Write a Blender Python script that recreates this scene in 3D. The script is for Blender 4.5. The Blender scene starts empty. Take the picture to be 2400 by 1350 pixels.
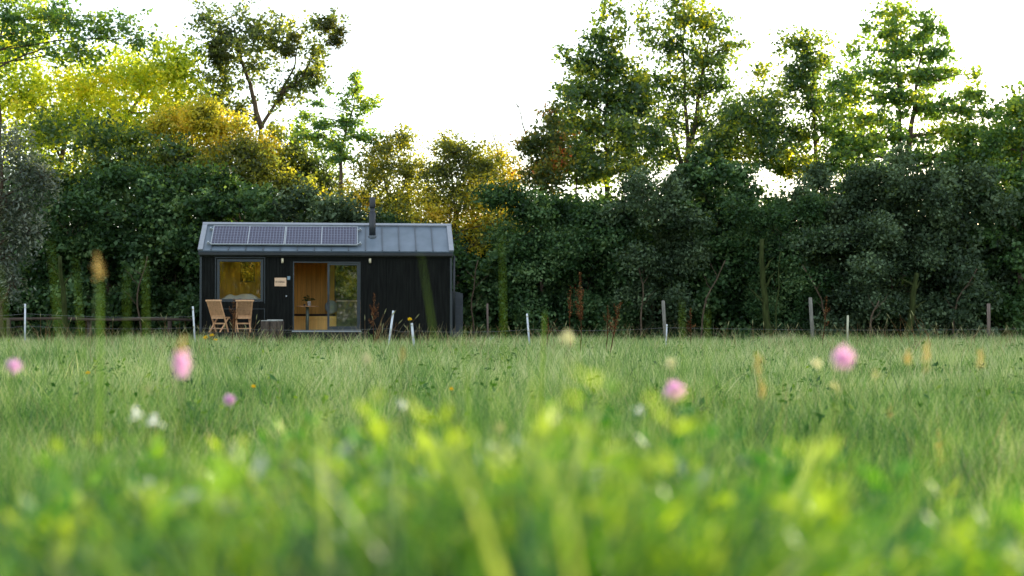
import bpy, bmesh, math, random
import numpy as np
from mathutils import Vector, Matrix
R = math.radians
sc = bpy.context.scene
COL = sc.collection
rng = np.random.default_rng(7)
random.seed(7)

# ------------------------------------------------------------------ camera frame used to measure the photograph
CH = 0.95; F = 3333.3; HOR = 735.0
def at(px, py, D):
    return Vector(((px-1200)/F*D, D, CH + (HOR-py)/F*D))
def ground_z(x, y):
    return 0.32*math.exp(-((x*x + (y-1.2)**2)/9.0))
def ground_z_np(x, y):
    return 0.32*np.exp(-((x*x + (y-1.2)**2)/9.0))

# ------------------------------------------------------------------ tagging helpers
def tag(o, label=None, cat=None, group=None, kind=None):
    if label: o['label'] = label
    if cat: o['category'] = cat
    if group: o['group'] = group
    if kind: o['kind'] = kind
    return o
def empty(name, loc, rz=0.0, label=None, cat=None, group=None):
    o = bpy.data.objects.new(name, None); COL.objects.link(o)
    o.empty_display_size = 0.2
    o.location = loc; o.rotation_euler = (0, 0, rz)
    return tag(o, label, cat, group)
def copy_tree(o, parent=None):
    c = o.copy(); COL.objects.link(c); c.parent = parent
    for ch in list(o.children): copy_tree(ch, c)
    return c

# ------------------------------------------------------------------ mesh builder
class MB:
    def __init__(self):
        self.v = []; self.f = []; self.m = []; self.cm = 0; self.sm = []
    def add(self, vs, fs, smooth=False):
        b = len(self.v); self.v += [tuple(p) for p in vs]
        for f in fs:
            self.f.append([b+i for i in f]); self.m.append(self.cm); self.sm.append(smooth)
    def box(self, x0, x1, y0, y1, z0, z1, M=None):
        vs = [Vector((x, y, z)) for z in (z0, z1) for y in (y0, y1) for x in (x0, x1)]
        if M is not None: vs = [M @ v for v in vs]
        self.add(vs, [(0,2,3,1),(4,5,7,6),(0,1,5,4),(2,6,7,3),(0,4,6,2),(1,3,7,5)])
    def bar(self, a, b, w, d, side=Vector((1,0,0))):
        a = Vector(a); b = Vector(b); t = (b-a).normalized()
        s = (side - t*side.dot(t)).normalized(); n = t.cross(s)
        vs = []
        for p in (a, b):
            for i, j in ((-1,-1),(1,-1),(1,1),(-1,1)): vs.append(p + s*(i*w/2) + n*(j*d/2))
        self.add(vs, [(3,2,1,0),(4,5,6,7),(0,1,5,4),(1,2,6,5),(2,3,7,6),(3,0,4,7)])
    def tube(self, pts, rads, n=6, caps=True):
        pts = [Vector(p) for p in pts]; vs = []; up = Vector((0.31, 0.77, 0.55))
        for i, p in enumerate(pts):
            t = (pts[min(i+1, len(pts)-1)] - pts[max(i-1, 0)])
            t = t.normalized() if t.length > 1e-9 else Vector((0,0,1))
            s = t.cross(up)
            if s.length < 1e-3: s = t.cross(Vector((1,0,0)))
            s.normalize(); q = t.cross(s)
            for k in range(n):
                a = 2*math.pi*k/n
                vs.append(p + (s*math.cos(a) + q*math.sin(a))*rads[i])
        fs = []
        for i in range(len(pts)-1):
            for k in range(n):
                k2 = (k+1) % n
                fs.append((i*n+k, i*n+k2, (i+1)*n+k2, (i+1)*n+k))
        self.add(vs, fs, True)
        if caps:
            m = len(pts)-1
            b = len(self.v) - len(vs)
            self.f.append([b+k for k in range(n-1, -1, -1)]); self.m.append(self.cm); self.sm.append(False)
            self.f.append([b+m*n+k for k in range(n)]); self.m.append(self.cm); self.sm.append(False)
    def ball(self, c, rx, ry, rz, n=8, m=6, jit=0.0):
        c = Vector(c); vs = [c + Vector((0,0,-rz))]
        for i in range(1, m):
            ph = -math.pi/2 + math.pi*i/m
            for k in range(n):
                a = 2*math.pi*k/n; j = 1 + random.uniform(-jit, jit)
                vs.append(c + Vector((rx*math.cos(ph)*math.cos(a)*j, ry*math.cos(ph)*math.sin(a)*j, rz*math.sin(ph)*j)))
        vs.append(c + Vector((0,0,rz))); fs = []
        for k in range(n): fs.append((0, 1+(k+1)%n, 1+k))
        for i in range(m-2):
            for k in range(n):
                a = 1+i*n+k; b = 1+i*n+(k+1)%n
                fs.append((a, b, b+n, a+n))
        e = len(vs)-1; o = 1+(m-2)*n
        for k in range(n): fs.append((o+k, o+(k+1)%n, e))
        self.add(vs, fs, True)
    def build(self, name, mats, parent=None, bevel=0.0):
        me = bpy.data.meshes.new(name)
        me.from_pydata(self.v, [], self.f)
        if not isinstance(mats, (list, tuple)): mats = [mats]
        for m in mats: me.materials.append(m)
        me.polygons.foreach_set('material_index', self.m)
        me.polygons.foreach_set('use_smooth', self.sm)
        me.update()
        o = bpy.data.objects.new(name, me); COL.objects.link(o)
        if parent is not None: o.parent = parent
        if bevel > 0:
            b = o.modifiers.new('bevel', 'BEVEL'); b.width = bevel; b.segments = 2; b.limit_method = 'ANGLE'
        return o

def np_mesh(name, verts, faces_flat, face_len, mats, rnd=None, mat_idx=None, parent=None):
    """verts (N,3); all faces have face_len corners; faces_flat (M*face_len)"""
    me = bpy.data.meshes.new(name)
    nf = len(faces_flat)//face_len
    me.vertices.add(len(verts)); me.vertices.foreach_set('co', verts.astype(np.float32).ravel())
    me.loops.add(len(faces_flat)); me.loops.foreach_set('vertex_index', faces_flat.astype(np.int32))
    me.polygons.add(nf)
    me.polygons.foreach_set('loop_start', np.arange(nf, dtype=np.int32)*face_len)
    me.polygons.foreach_set('loop_total', np.full(nf, face_len, dtype=np.int32))
    for m in (mats if isinstance(mats, (list, tuple)) else [mats]): me.materials.append(m)
    if mat_idx is not None: me.polygons.foreach_set('material_index', mat_idx.astype(np.int32))
    if rnd is not None:
        a = me.attributes.new('rnd', 'FLOAT', 'FACE'); a.data.foreach_set('value', rnd.astype(np.float32))
    me.update(calc_edges=True)
    o = bpy.data.objects.new(name, me); COL.objects.link(o)
    if parent is not None: o.parent = parent
    return o

# ------------------------------------------------------------------ materials
def new_mat(name):
    m = bpy.data.materials.new(name); m.use_nodes = True
    nt = m.node_tree
    for n in list(nt.nodes): nt.nodes.remove(n)
    out = nt.nodes.new('ShaderNodeOutputMaterial')
    return m, nt, out
def N(nt, t, **kw):
    n = nt.nodes.new(t)
    for k, v in kw.items():
        if k in n.inputs: n.inputs[k].default_value = v
        else: setattr(n, k, v)
    return n
def ramp(nt, stops, fac):
    r = nt.nodes.new('ShaderNodeValToRGB'); e = r.color_ramp.elements
    while len(e) > 1: e.remove(e[-1])
    e[0].position = stops[0][0]; e[0].color = (*stops[0][1], 1)
    for p, c in stops[1:]:
        x = e.new(p); x.color = (*c, 1)
    nt.links.new(fac, r.inputs[0]); return r.outputs[0]

def pbr(name, col, rough=0.6, var=0.25, scale=6.0, spec=0.5, metal=0.0, bump=0.0, stretch=(1,1,1), col2=None):
    m, nt, out = new_mat(name)
    b = N(nt, 'ShaderNodeBsdfPrincipled'); L = nt.links.new
    b.inputs['Roughness'].default_value = rough; b.inputs['Metallic'].default_value = metal
    b.inputs['Specular IOR Level'].default_value = spec
    tc = N(nt, 'ShaderNodeTexCoord'); mp = N(nt, 'ShaderNodeMapping'); mp.inputs['Scale'].default_value = stretch
    L(tc.outputs['Object'], mp.inputs[0])
    no = N(nt, 'ShaderNodeTexNoise'); no.inputs['Scale'].default_value = scale; no.inputs['Detail'].default_value = 5
    L(mp.outputs[0], no.inputs['Vector'])
    c2 = col2 if col2 else tuple(min(1, c*(1+var)) for c in col); c1 = tuple(c*(1-var) for c in col)
    L(ramp(nt, [(0.3, c1), (0.7, c2)], no.outputs['Fac']), b.inputs['Base Color'])
    if bump:
        bp = N(nt, 'ShaderNodeBump'); bp.inputs['Strength'].default_value = bump; bp.inputs['Distance'].default_value = 0.02
        L(no.outputs['Fac'], bp.inputs['Height']); L(bp.outputs[0], b.inputs['Normal'])
    L(b.outputs[0], out.inputs[0]); return m

def leaf_mat(name, stops, trans=0.5, tcol=(1.5, 1.35, 0.5), gloss=0.04, nscale=0.5, patch=None):
    """stops: ramp over a random value per leaf, shifted by clump noise"""
    m, nt, out = new_mat(name); L = nt.links.new
    at_ = N(nt, 'ShaderNodeAttribute'); at_.attribute_name = 'rnd'
    ge = N(nt, 'ShaderNodeNewGeometry')
    no = N(nt, 'ShaderNodeTexNoise'); no.inputs['Scale'].default_value = nscale; no.inputs['Detail'].default_value = 2
    L(ge.outputs['Position'], no.inputs['Vector'])
    ma = N(nt, 'ShaderNodeMath', operation='MULTIPLY_ADD'); L(no.outputs['Fac'], ma.inputs[0]); ma.inputs[1].default_value = 1.6; ma.inputs[2].default_value = -0.8
    ad = N(nt, 'ShaderNodeMath', operation='ADD'); L(at_.outputs['Fac'], ad.inputs[0]); L(ma.outputs[0], ad.inputs[1]); ad.use_clamp = True
    c = ramp(nt, stops, ad.outputs[0])
    if patch:
        n2 = N(nt, 'ShaderNodeTexNoise'); n2.inputs['Scale'].default_value = patch[1]; n2.inputs['Detail'].default_value = 1
        L(ge.outputs['Position'], n2.inputs['Vector'])
        rr = ramp(nt, [(patch[2], (0,0,0)), (patch[2]+0.08, (1,1,1))], n2.outputs['Fac'])
        mx = N(nt, 'ShaderNodeMixRGB'); L(rr, mx.inputs[0]); L(c, mx.inputs[1]); mx.inputs[2].default_value = (*patch[0], 1); c = mx.outputs[0]
    d = N(nt, 'ShaderNodeBsdfDiffuse'); L(c, d.inputs[0])
    t = N(nt, 'ShaderNodeBsdfTranslucent')
    mu = N(nt, 'ShaderNodeMixRGB', blend_type='MULTIPLY'); mu.inputs[0].default_value = 1; L(c, mu.inputs[1]); mu.inputs[2].default_value = (*tcol, 1)
    L(mu.outputs[0], t.inputs[0])
    mx1 = N(nt, 'ShaderNodeMixShader'); mx1.inputs[0].default_value = trans; L(d.outputs[0], mx1.inputs[1]); L(t.outputs[0], mx1.inputs[2])
    last = mx1
    if gloss > 0:
        g = N(nt, 'ShaderNodeBsdfGlossy'); g.inputs['Roughness'].default_value = 0.45; g.inputs[0].default_value = (0.9, 0.95, 1, 1)
        mx2 = N(nt, 'ShaderNodeMixShader'); mx2.inputs[0].default_value = gloss; L(mx1.outputs[0], mx2.inputs[1]); L(g.outputs[0], mx2.inputs[2]); last = mx2
    L(last.outputs[0], out.inputs[0]); return m

def glass_mat(name, tint=(0.9, 0.93, 0.92), refl=1.0):
    m, nt, out = new_mat(name); L = nt.links.new
    t = N(nt, 'ShaderNodeBsdfTransparent'); t.inputs[0].default_value = (*tint, 1)
    g = N(nt, 'ShaderNodeBsdfGlossy'); g.inputs['Roughness'].default_value = 0.02
    fr = N(nt, 'ShaderNodeFresnel'); fr.inputs[0].default_value = 1.45
    mu = N(nt, 'ShaderNodeMath', operation='MULTIPLY'); mu.inputs[1].default_value = refl; L(fr.outputs[0], mu.inputs[0])
    mx = N(nt, 'ShaderNodeMixShader'); L(mu.outputs[0], mx.inputs[0]); L(t.outputs[0], mx.inputs[1]); L(g.outputs[0], mx.inputs[2])
    L(mx.outputs[0], out.inputs[0]); return m

def solar_mat():
    m, nt, out = new_mat('solar_cells'); L = nt.links.new
    tc = N(nt, 'ShaderNodeTexCoord'); br = N(nt, 'ShaderNodeTexBrick')
    br.offset = 0.0; br.squash = 1.0
    br.inputs['Scale'].default_value = 1.0; br.inputs['Mortar Size'].default_value = 0.008
    br.inputs['Mortar Smooth'].default_value = 0.1
    br.inputs['Brick Width'].default_value = 0.088; br.inputs['Row Height'].default_value = 0.15
    br.inputs['Color1'].default_value = (0.014, 0.015, 0.04, 1); br.inputs['Color2'].default_value = (0.020, 0.019, 0.048, 1)
    br.inputs['Mortar'].default_value = (0.13, 0.145, 0.20, 1)
    L(tc.outputs['Object'], br.inputs['Vector'])
    b = N(nt, 'ShaderNodeBsdfPrincipled'); b.inputs['Roughness'].default_value = 0.35; b.inputs['Specular IOR Level'].default_value = 0.3; L(br.outputs[0], b.inputs['Base Color'])
    L(b.outputs[0], out.inputs[0]); return m

M = {}
M['black_wood'] = pbr('black_stained_wood', (0.0035, 0.0045, 0.0042), 0.75, 0.5, 3, 0.12, bump=0.3, stretch=(6, 6, 0.5), col2=(0.009, 0.0105, 0.0092))
M['black_trim'] = pbr('black_trim_metal', (0.012, 0.015, 0.018), 0.45, 0.2, 4, 0.4)
M['frame'] = pbr('anthracite_frame', (0.016, 0.025, 0.033), 0.4, 0.15, 4)
M['roof'] = pbr('grey_zinc_roof', (0.10, 0.135, 0.17), 0.5, 0.14, 2.2, 0.35, col2=(0.125, 0.16, 0.20))
M['roof_seam'] = pbr('roof_seam_metal', (0.05, 0.065, 0.08), 0.5, 0.1, 4)
M['roof_trim'] = pbr('roof_trim_metal', (0.20, 0.22, 0.25), 0.45, 0.1, 4)
M['pine'] = pbr('pine_lining', (0.62, 0.32, 0.07), 0.55, 0.2, 2, 0.3, stretch=(8, 8, 0.6))
M['pine_light'] = pbr('pine_bench', (0.78, 0.50, 0.16), 0.55, 0.12, 2, 0.3, stretch=(8, 8, 0.6))
M['gap'] = pbr('panel_joint', (0.05, 0.025, 0.01), 0.8, 0.1, 4)
M['alu'] = pbr('bare_aluminium', (0.30, 0.33, 0.35), 0.5, 0.1, 8, 0.4)
M['solar'] = solar_mat()
M['glass'] = glass_mat('window_glass', (0.90, 0.92, 0.90), 2.2)
M['pipe'] = pbr('black_flue_pipe', (0.014, 0.018, 0.024), 0.5, 0.25, 8)
M['lamp_cream'] = pbr('cream_lamp_housing', (0.62, 0.55, 0.38), 0.5, 0.1, 8)
M['board'] = pbr('pale_wood_board', (0.60, 0.41, 0.27), 0.6, 0.12, 6, 0.3, stretch=(1, 1, 5))
M['ink'] = pbr('dark_ink', (0.03, 0.025, 0.02), 0.7, 0.1, 8)
M['keybox'] = pbr('blue_grey_box', (0.16, 0.24, 0.30), 0.5, 0.3, 30)
M['teak'] = pbr('pale_teak', (0.56, 0.32, 0.17), 0.6, 0.18, 5, 0.3, stretch=(4, 4, 0.7))
M['deck'] = pbr('dark_deck_boards', (0.014, 0.014, 0.014), 0.8, 0.4, 3, 0.2, stretch=(1, 6, 6))
M['stump'] = pbr('bark', (0.055, 0.043, 0.033), 0.9, 0.5, 9, 0.2, bump=0.6, stretch=(1, 1, 0.35))
M['stump_top'] = pbr('weathered_slab', (0.30, 0.31, 0.29), 0.8, 0.25, 9, 0.2)
M['white_post'] = pbr('white_plastic_post', (0.50, 0.54, 0.58), 0.6, 0.25, 9, 0.3, stretch=(1, 1, 0.4))
M['grey_post'] = pbr('weathered_post_wood', (0.15, 0.145, 0.125), 0.85, 0.4, 6, 0.2, bump=0.4, stretch=(5, 5, 0.5))
M['pale_post'] = pbr('pale_barked_stake', (0.42, 0.42, 0.30), 0.85, 0.3, 6, 0.2, bump=0.4, stretch=(5, 5, 0.5))
M['dark_post'] = pbr('dark_post_wood', (0.13, 0.10, 0.085), 0.85, 0.3, 6, 0.2, bump=0.4, stretch=(5, 5, 0.5))
M['wire'] = pbr('fence_wire', (0.18, 0.19, 0.2), 0.5, 0.1, 5)
M['rail'] = pbr('rail_wood', (0.065, 0.048, 0.038), 0.85, 0.35, 4, 0.2, bump=0.4, stretch=(0.4, 4, 4))
M['bark'] = pbr('tree_bark', (0.085, 0.062, 0.042), 0.9, 0.35, 6, 0.2, bump=0.5, stretch=(3, 3, 0.6))
M['bark_moss'] = pbr('mossy_bark', (0.035, 0.046, 0.014), 0.95, 0.4, 5, 0.1, bump=0.5, stretch=(3, 3, 0.8))
M['cushion'] = pbr('black_cushion', (0.012, 0.012, 0.014), 0.9, 0.2, 8)
M['pillow'] = pbr('grey_pillow', (0.30, 0.36, 0.38), 0.9, 0.1, 8)
M['linen'] = pbr('white_linen', (0.80, 0.84, 0.92), 0.85, 0.05, 5, 0.2, bump=0.5)
M['counter'] = pbr('worktop', (0.50, 0.42, 0.34), 0.4, 0.1, 5)
M['darkcab'] = pbr('dark_cabinet', (0.022, 0.026, 0.022), 0.4, 0.2, 3)
M['steel'] = pbr('grey_green_steel', (0.12, 0.17, 0.16), 0.4, 0.1, 5)
M['vase'] = pbr('vase_ceramic', (0.35, 0.34, 0.34), 0.4, 0.1, 8)
M['vase_rim'] = pbr('vase_rim', (0.8, 0.82, 0.85), 0.4, 0.05, 8)
M['plant_dark'] = leaf_mat('vase_leaf', [(0, (0.02, 0.05, 0.025)), (1, (0.05, 0.1, 0.04))], 0.3, gloss=0.0)
M['pink'] = leaf_mat('pink_petal', [(0, (0.74, 0.42, 0.66)), (1, (0.88, 0.62, 0.82))], 0.4, (1.1, 1.05, 1.1), 0.0, 20)
M['cream'] = leaf_mat('cream_floret', [(0, (0.52, 0.52, 0.32)), (1, (0.66, 0.65, 0.46))], 0.4, (1.05, 1.05, 0.9), 0.0, 20)
M['tan'] = leaf_mat('tan_seed_head', [(0, (0.34, 0.25, 0.10)), (1, (0.50, 0.38, 0.16))], 0.4, (1.15, 1.1, 0.8), 0.0, 20)
M['straw_head'] = leaf_mat('straw_seed_head', [(0, (0.34, 0.34, 0.18)), (1, (0.46, 0.44, 0.26))], 0.35, (1.1, 1.1, 0.8), 0.0, 20)
M['yellow'] = leaf_mat('yellow_petal', [(0, (0.75, 0.50, 0.02)), (1, (0.85, 0.65, 0.04))], 0.4, (1.2, 1.1, 0.7), 0.0, 20)
M['whitep'] = leaf_mat('white_petal', [(0, (0.62, 0.66, 0.66)), (1, (0.8, 0.83, 0.83))], 0.4, (1.05, 1.05, 1), 0.0, 20)
M['rust'] = leaf_mat('rusty_dock', [(0, (0.07, 0.028, 0.014)), (0.6, (0.17, 0.07, 0.03)), (1, (0.32, 0.17, 0.08))], 0.3, (1.2, 1.1, 0.8), 0.0, 8)
M['dry'] = leaf_mat('dry_stalk', [(0, (0.22, 0.13, 0.06)), (0.5, (0.40, 0.28, 0.15)), (1, (0.52, 0.44, 0.28))], 0.3, (1.2, 1.1, 0.8), 0.0, 3)
M['stem'] = leaf_mat('green_stem', [(0, (0.06, 0.12, 0.025)), (1, (0.12, 0.2, 0.04))], 0.35, gloss=0.02, nscale=3)
M['blade'] = leaf_mat('broad_blade', [(0, (0.07, 0.15, 0.025)), (1, (0.17, 0.28, 0.05))], 0.4, gloss=0.03, nscale=3)

# ------------------------------------------------------------------ world, sun, camera
SUN_AZ = R(40); SUN_EL = R(10)
w = bpy.data.worlds.new("World"); sc.world = w; w.use_nodes = True
nt = w.node_tree; L = nt.links.new; bg = nt.nodes['Background']; wo = nt.nodes['World Output']
sk = N(nt, 'ShaderNodeTexSky'); sk.sky_type = 'NISHITA'; sk.sun_disc = False
sk.sun_elevation = SUN_EL; sk.sun_rotation = SUN_AZ; sk.air_density = 1.0; sk.dust_density = 1.5; sk.altitude = 300
L(sk.outputs[0], bg.inputs[0]); bg.inputs[1].default_value = 0.10
# thin even veil of high cloud over the blue
veil = N(nt, 'ShaderNodeBackground'); veil.inputs[1].default_value = 0.36
tc = N(nt, 'ShaderNodeTexCoord'); nz = N(nt, 'ShaderNodeTexNoise'); nz.inputs['Scale'].default_value = 2.0; nz.inputs['Detail'].default_value = 4
L(tc.outputs['Generated'], nz.inputs['Vector'])
L(ramp(nt, [(0.3, (0.84, 0.90, 1.0)), (0.7, (1.0, 0.99, 0.96))], nz.outputs['Fac']), veil.inputs[0])
addn = N(nt, 'ShaderNodeAddShader'); L(bg.outputs[0], addn.inputs[0]); L(veil.outputs[0], addn.inputs[1]); L(addn.outputs[0], wo.inputs[0])

sl = bpy.data.lights.new('sun', 'SUN'); sl.energy = 5.0; sl.angle = R(0.6); sl.color = (1.0, 0.86, 0.58)
so = bpy.data.objects.new('sun', sl); COL.objects.link(so)
sd = Vector((math.sin(SUN_AZ)*math.cos(SUN_EL), math.cos(SUN_AZ)*math.cos(SUN_EL), math.sin(SUN_EL)))
so.rotation_euler = sd.to_track_quat('Z', 'Y').to_euler(); so.location = sd*60

cam = bpy.data.cameras.new('camera'); co = bpy.data.objects.new('camera', cam); COL.objects.link(co)
cam.lens = 50; cam.sensor_width = 36; cam.clip_start = 0.05; cam.clip_end = 2000
co.location = (0, 0, CH); co.rotation_euler = (R(90) + math.atan((HOR-675)/F), 0, 0)
cam.dof.use_dof = True; cam.dof.focus_distance = 27; cam.dof.aperture_fstop = 2.1
sc.camera = co
vs = sc.view_settings; vs.view_transform = 'Standard'; vs.look = 'None'; vs.gamma = 1; vs.exposure = 1.6
sc.cycles.max_bounces = 8; sc.cycles.diffuse_bounces = 4; sc.cycles.transmission_bounces = 5; sc.cycles.transparent_max_bounces = 8
sc.cycles.sample_clamp_indirect = 6
sc.cycles.caustics_reflective = False; sc.cycles.caustics_refractive = False

# ------------------------------------------------------------------ ground
def ground():
    xs = np.concatenate([[-180, -100, -60, -40, -30], np.linspace(-24, 24, 97), [30, 40, 60, 100, 180]])
    ys = np.concatenate([[-80, -60, -20, -10], np.linspace(-5, 70, 151), [90, 140, 240]])
    X, Y = np.meshgrid(xs, ys); Z = ground_z_np(X, Y)
    nx, ny = len(xs), len(ys)
    v = np.stack([X.ravel(), Y.ravel(), Z.ravel()], 1)
    i = np.arange((nx-1)*(ny-1)); r = i // (nx-1); c = i % (nx-1); a = r*nx + c
    f = np.stack([a, a+1, a+nx+1, a+nx], 1).ravel()
    m, nt, out = new_mat('meadow_soil'); L = nt.links.new
    ge = N(nt, 'ShaderNodeNewGeometry'); no = N(nt, 'ShaderNodeTexNoise'); no.inputs['Scale'].default_value = 1.3; no.inputs['Detail'].default_value = 8
    L(ge.outputs['Position'], no.inputs['Vector'])
    b = N(nt, 'ShaderNodeBsdfPrincipled'); b.inputs['Roughness'].default_value = 0.95; b.inputs['Specular IOR Level'].default_value = 0.1
    L(ramp(nt, [(0.3, (0.022, 0.028, 0.010)), (0.5, (0.04, 0.06, 0.015)), (0.75, (0.06, 0.055, 0.025))], no.outputs['Fac']), b.inputs['Base Color'])
    L(b.outputs[0], out.inputs[0])
    o = np_mesh('ground', v, f, 4, m); tag(o, kind='structure')
ground()

# ------------------------------------------------------------------ cabin
TH = R(6.0); CX, CY = -9.04, 41.3
def U(px, y=0.0):
    k = (px-1200)/F; c, s = math.cos(TH), math.sin(TH)
    # world X = CX + u c - y s ; world Y = CY + u s + y c
    return (k*(CY + y*c) - CX + y*s)/(c - k*s)
def DEP(u, y=0.0): return CY + u*math.sin(TH) + y*math.cos(TH)
def Z(py, u, y=0.0): return CH + (HOR-py)/F*DEP(u, y)
LEN = U(1057); WID = 2.5; EAVE = 2.78; RIDGE = 3.57; FLOOR = Z(776, U(765))
cabin = empty('cabin', (CX, CY, 0), TH, 'small black timber cabin with grey metal gable roof, wide sliding glass door and solar panels', 'cabin')

WX0, WX1 = U(508), U(617); WZ0, WZ1 = Z(707, U(560)), Z(607, U(560))
DX0, DX1 = U(686), U(845); DZ0, DZ1 = FLOOR, Z(613, U(765))
def boards(name, y0, y1, openings, mat, step=0.095, zlo=0.30, zhi=EAVE, groove=0.008):
    mb = MB(); cuts = sorted(set([0.0, LEN] + [o[0] for o in openings] + [o[1] for o in openings]))
    for a, b in zip(cuts[:-1], cuts[1:]):
        n = max(1, round((b-a)/step)); st = (b-a)/n
        segs = [(zlo, zhi)]
        for ox0, ox1, oz0, oz1 in openings:
            if ox0 - 1e-6 <= a and b <= ox1 + 1e-6:
                segs = [(zlo, oz0), (oz1, zhi)]
        for i in range(n):
            off = random.uniform(0, 0.004)
            for z0, z1 in segs:
                if z1 - z0 < 0.01: continue
                mb.box(a+i*st+groove/2, a+(i+1)*st-groove/2, y0-off, y1, z0, z1)
        for z0, z1 in segs:     # sheet behind the grooves
            if z1 - z0 >= 0.01: mb.box(a, b, y1+0.001, y1+0.045, z0+0.002, z1-0.002)
    return mb.build(name, mat, cabin)
boards('front_wall', 0.0, 0.022, [(WX0, WX1, WZ0, WZ1), (DX0, DX1, DZ0, DZ1)], M['black_wood'])
# gable ends and back wall
BW = (U(784, 2.4), U(845, 2.4), Z(705, U(810), 2.4), Z(618, U(810), 2.4))
BW2 = (U(563, 2.4), U(598, 2.4), Z(662, U(580), 2.4), Z(612, U(580), 2.4))
for x0, x1 in ((-0.004, 0.07), (LEN-0.07, LEN+0.004)):
    mb = MB()
    n = 26; st = WID/n
    for i in range(n):
        ya, yb = i*st, (i+1)*st
        if i == 0: ya += 0.075
        if i == n-1: yb -= 0.08
        ym = (ya+yb)/2; zt = EAVE + (RIDGE-EAVE-0.05)*(1-abs(ym-WID/2)/(WID/2))
        mb.box(x0, x1, ya+0.003, yb-0.003, 0.30, zt-0.02)
    mb.box(x0+0.02, x1-0.02, 0.08, WID-0.085, 0.31, EAVE-0.1)
    mb.build('gable_wall', M['black_wood'], cabin)
mb = MB()
def wall_with_holes(mb, x0, x1, y0, y1, z0, z1, holes):
    cuts = sorted(set([x0, x1] + [h[0] for h in holes] + [h[1] for h in holes]))
    for a, b in zip(cuts[:-1], cuts[1:]):
        segs = [(z0, z1)]
        for h in holes:
            if h[0]-1e-6 <= a and b <= h[1]+1e-6: segs = [(z0, h[2]), (h[3], z1)]
        for p, q in segs: mb.box(a, b, y0, y1, p, q)
wall_with_holes(mb, 0.08, LEN-0.08, WID-0.05, WID, 0.30, EAVE, [BW, BW2])
mb.build('back_wall', M['black_wood'], cabin)
# interior lining
mb = MB()
def lining(x0, x1, y0, y1, z0, z1, holes, step=0.14):
    cuts = sorted(set([x0, x1] + [h[0] for h in holes] + [h[1] for h in holes]))
    for a, b in zip(cuts[:-1], cuts[1:]):
        n = max(1, round((b-a)/step)); st = (b-a)/n
        segs = [(z0, z1)]
        for h in holes:
            if h[0]-1e-6 <= a and b <= h[1]+1e-6: segs = [(z0, h[2]), (h[3], z1)]
        for i in range(n):
            for p, q in segs: mb.box(a+i*st+0.003, a+(i+1)*st-0.003, y0, y1, p, q)
lining(0.10, LEN-0.10, WID-0.10, WID-0.06, FLOOR, EAVE-0.02, [BW, BW2])
wall_with_holes(mb, 0.10, LEN-0.10, 0.075, 0.10, FLOOR, EAVE-0.02, [(WX0, WX1, WZ0, WZ1), (DX0, DX1, DZ0, DZ1)])
mb.box(0.075, 0.095, 0.10, WID-0.11, FLOOR, EAVE-0.02); mb.box(LEN-0.095, LEN-0.075, 0.10, WID-0.11, FLOOR, EAVE-0.02)
PX = U(632); PX2 = U(862)
mb.box(PX-0.03, PX+0.03, 0.11, WID-0.11, FLOOR, EAVE-0.03)
mb.box(PX2-0.03, PX2+0.03, 0.11, WID-0.11, FLOOR, EAVE-0.03)
mb.box(0.10, LEN-0.10, 0.11, WID-0.11, EAVE-0.018, EAVE+0.02)
mb.build('interior_lining', M['pine'], cabin)
mb = MB(); mb.box(0.08, LEN-0.08, 0.05, WID-0.055, FLOOR-0.06, FLOOR-0.004)
mb.build('interior_floor', M['pine_light'], cabin)
# roof
dy = WID/2 + 0.10; slope = math.atan2(RIDGE-EAVE, WID/2); sl_len = (WID/2+0.10)/math.cos(slope)
def roofM(side):   # local frame: x along the ridge, y up the slope from the eave, z normal
    if side == 0:
        return Matrix.Translation((0, -0.10, EAVE - 0.10*math.tan(slope) + 0.02)) @ Matrix.Rotation(slope, 4, 'X')
    return Matrix.Translation((0, WID+0.10, EAVE - 0.10*math.tan(slope) + 0.02)) @ Matrix.Rotation(math.pi, 4, 'Z') @ Matrix.Rotation(slope, 4, 'X') @ Matrix.Translation((-LEN, 0, 0))
mb = MB()
for s in (0, 1): mb.box(-0.06, LEN+0.06, 0.0, sl_len-0.01, 0.0, 0.05, roofM(s))
rf = mb.build('roof', M['roof'], cabin)
# seams
x_s = []; x = U(896)      # the photograph's seams are half a metre apart
while x > 0.1: x -= 0.495
x += 0.495
mb = MB()
while x < LEN-0.1:
    for s in (0, 1): mb.box(x-0.011, x+0.011, 0.012, sl_len-0.09, 0.051, 0.083, roofM(s))
    x += 0.495
mb.build('standing_seam', M['roof_seam'], rf)
mb = MB()
for s in (0, 1):
    mb.box(-0.075, 0.065, -0.01, sl_len-0.11, 0.052, 0.10, roofM(s)); mb.box(LEN-0.065, LEN+0.075, -0.01, sl_len-0.11, 0.052, 0.10, roofM(s))
    mb.box(-0.08, LEN+0.08, sl_len-0.10, sl_len+0.02, 0.054, 0.105, roofM(s))
mb.build('ridge_and_verge_trim', M['roof_trim'], rf)
mb = MB()
mb.box(-0.06, LEN+0.06, -0.16, -0.045, EAVE-0.135, EAVE-0.055)
mb.box(-0.04, LEN+0.04, -0.04, -0.002, EAVE-0.17, EAVE-0.01)
mb.build('gutter', M['black_trim'], rf, 0.01)
mb = MB()
mb.tube([(LEN+0.09, -0.02, EAVE-0.12), (LEN+0.09, -0.02, 1.6), (LEN+0.09, 0.02, 0.5)], [0.035]*3, 8)
mb.build('downpipe', M['black_trim'], cabin)
for xx in (-0.03, LEN-0.03):
    mb = MB(); mb.box(xx, xx+0.06, -0.03, 0.03, 0.28, EAVE-0.18); mb.build('corner_trim', M['frame'], cabin)
mb = MB()
mb.box(0.05, LEN-0.05, 0.06, WID-0.06, 0.02, 0.29)
mb.build('chassis_skirt', M['black_wood'], cabin)
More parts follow.
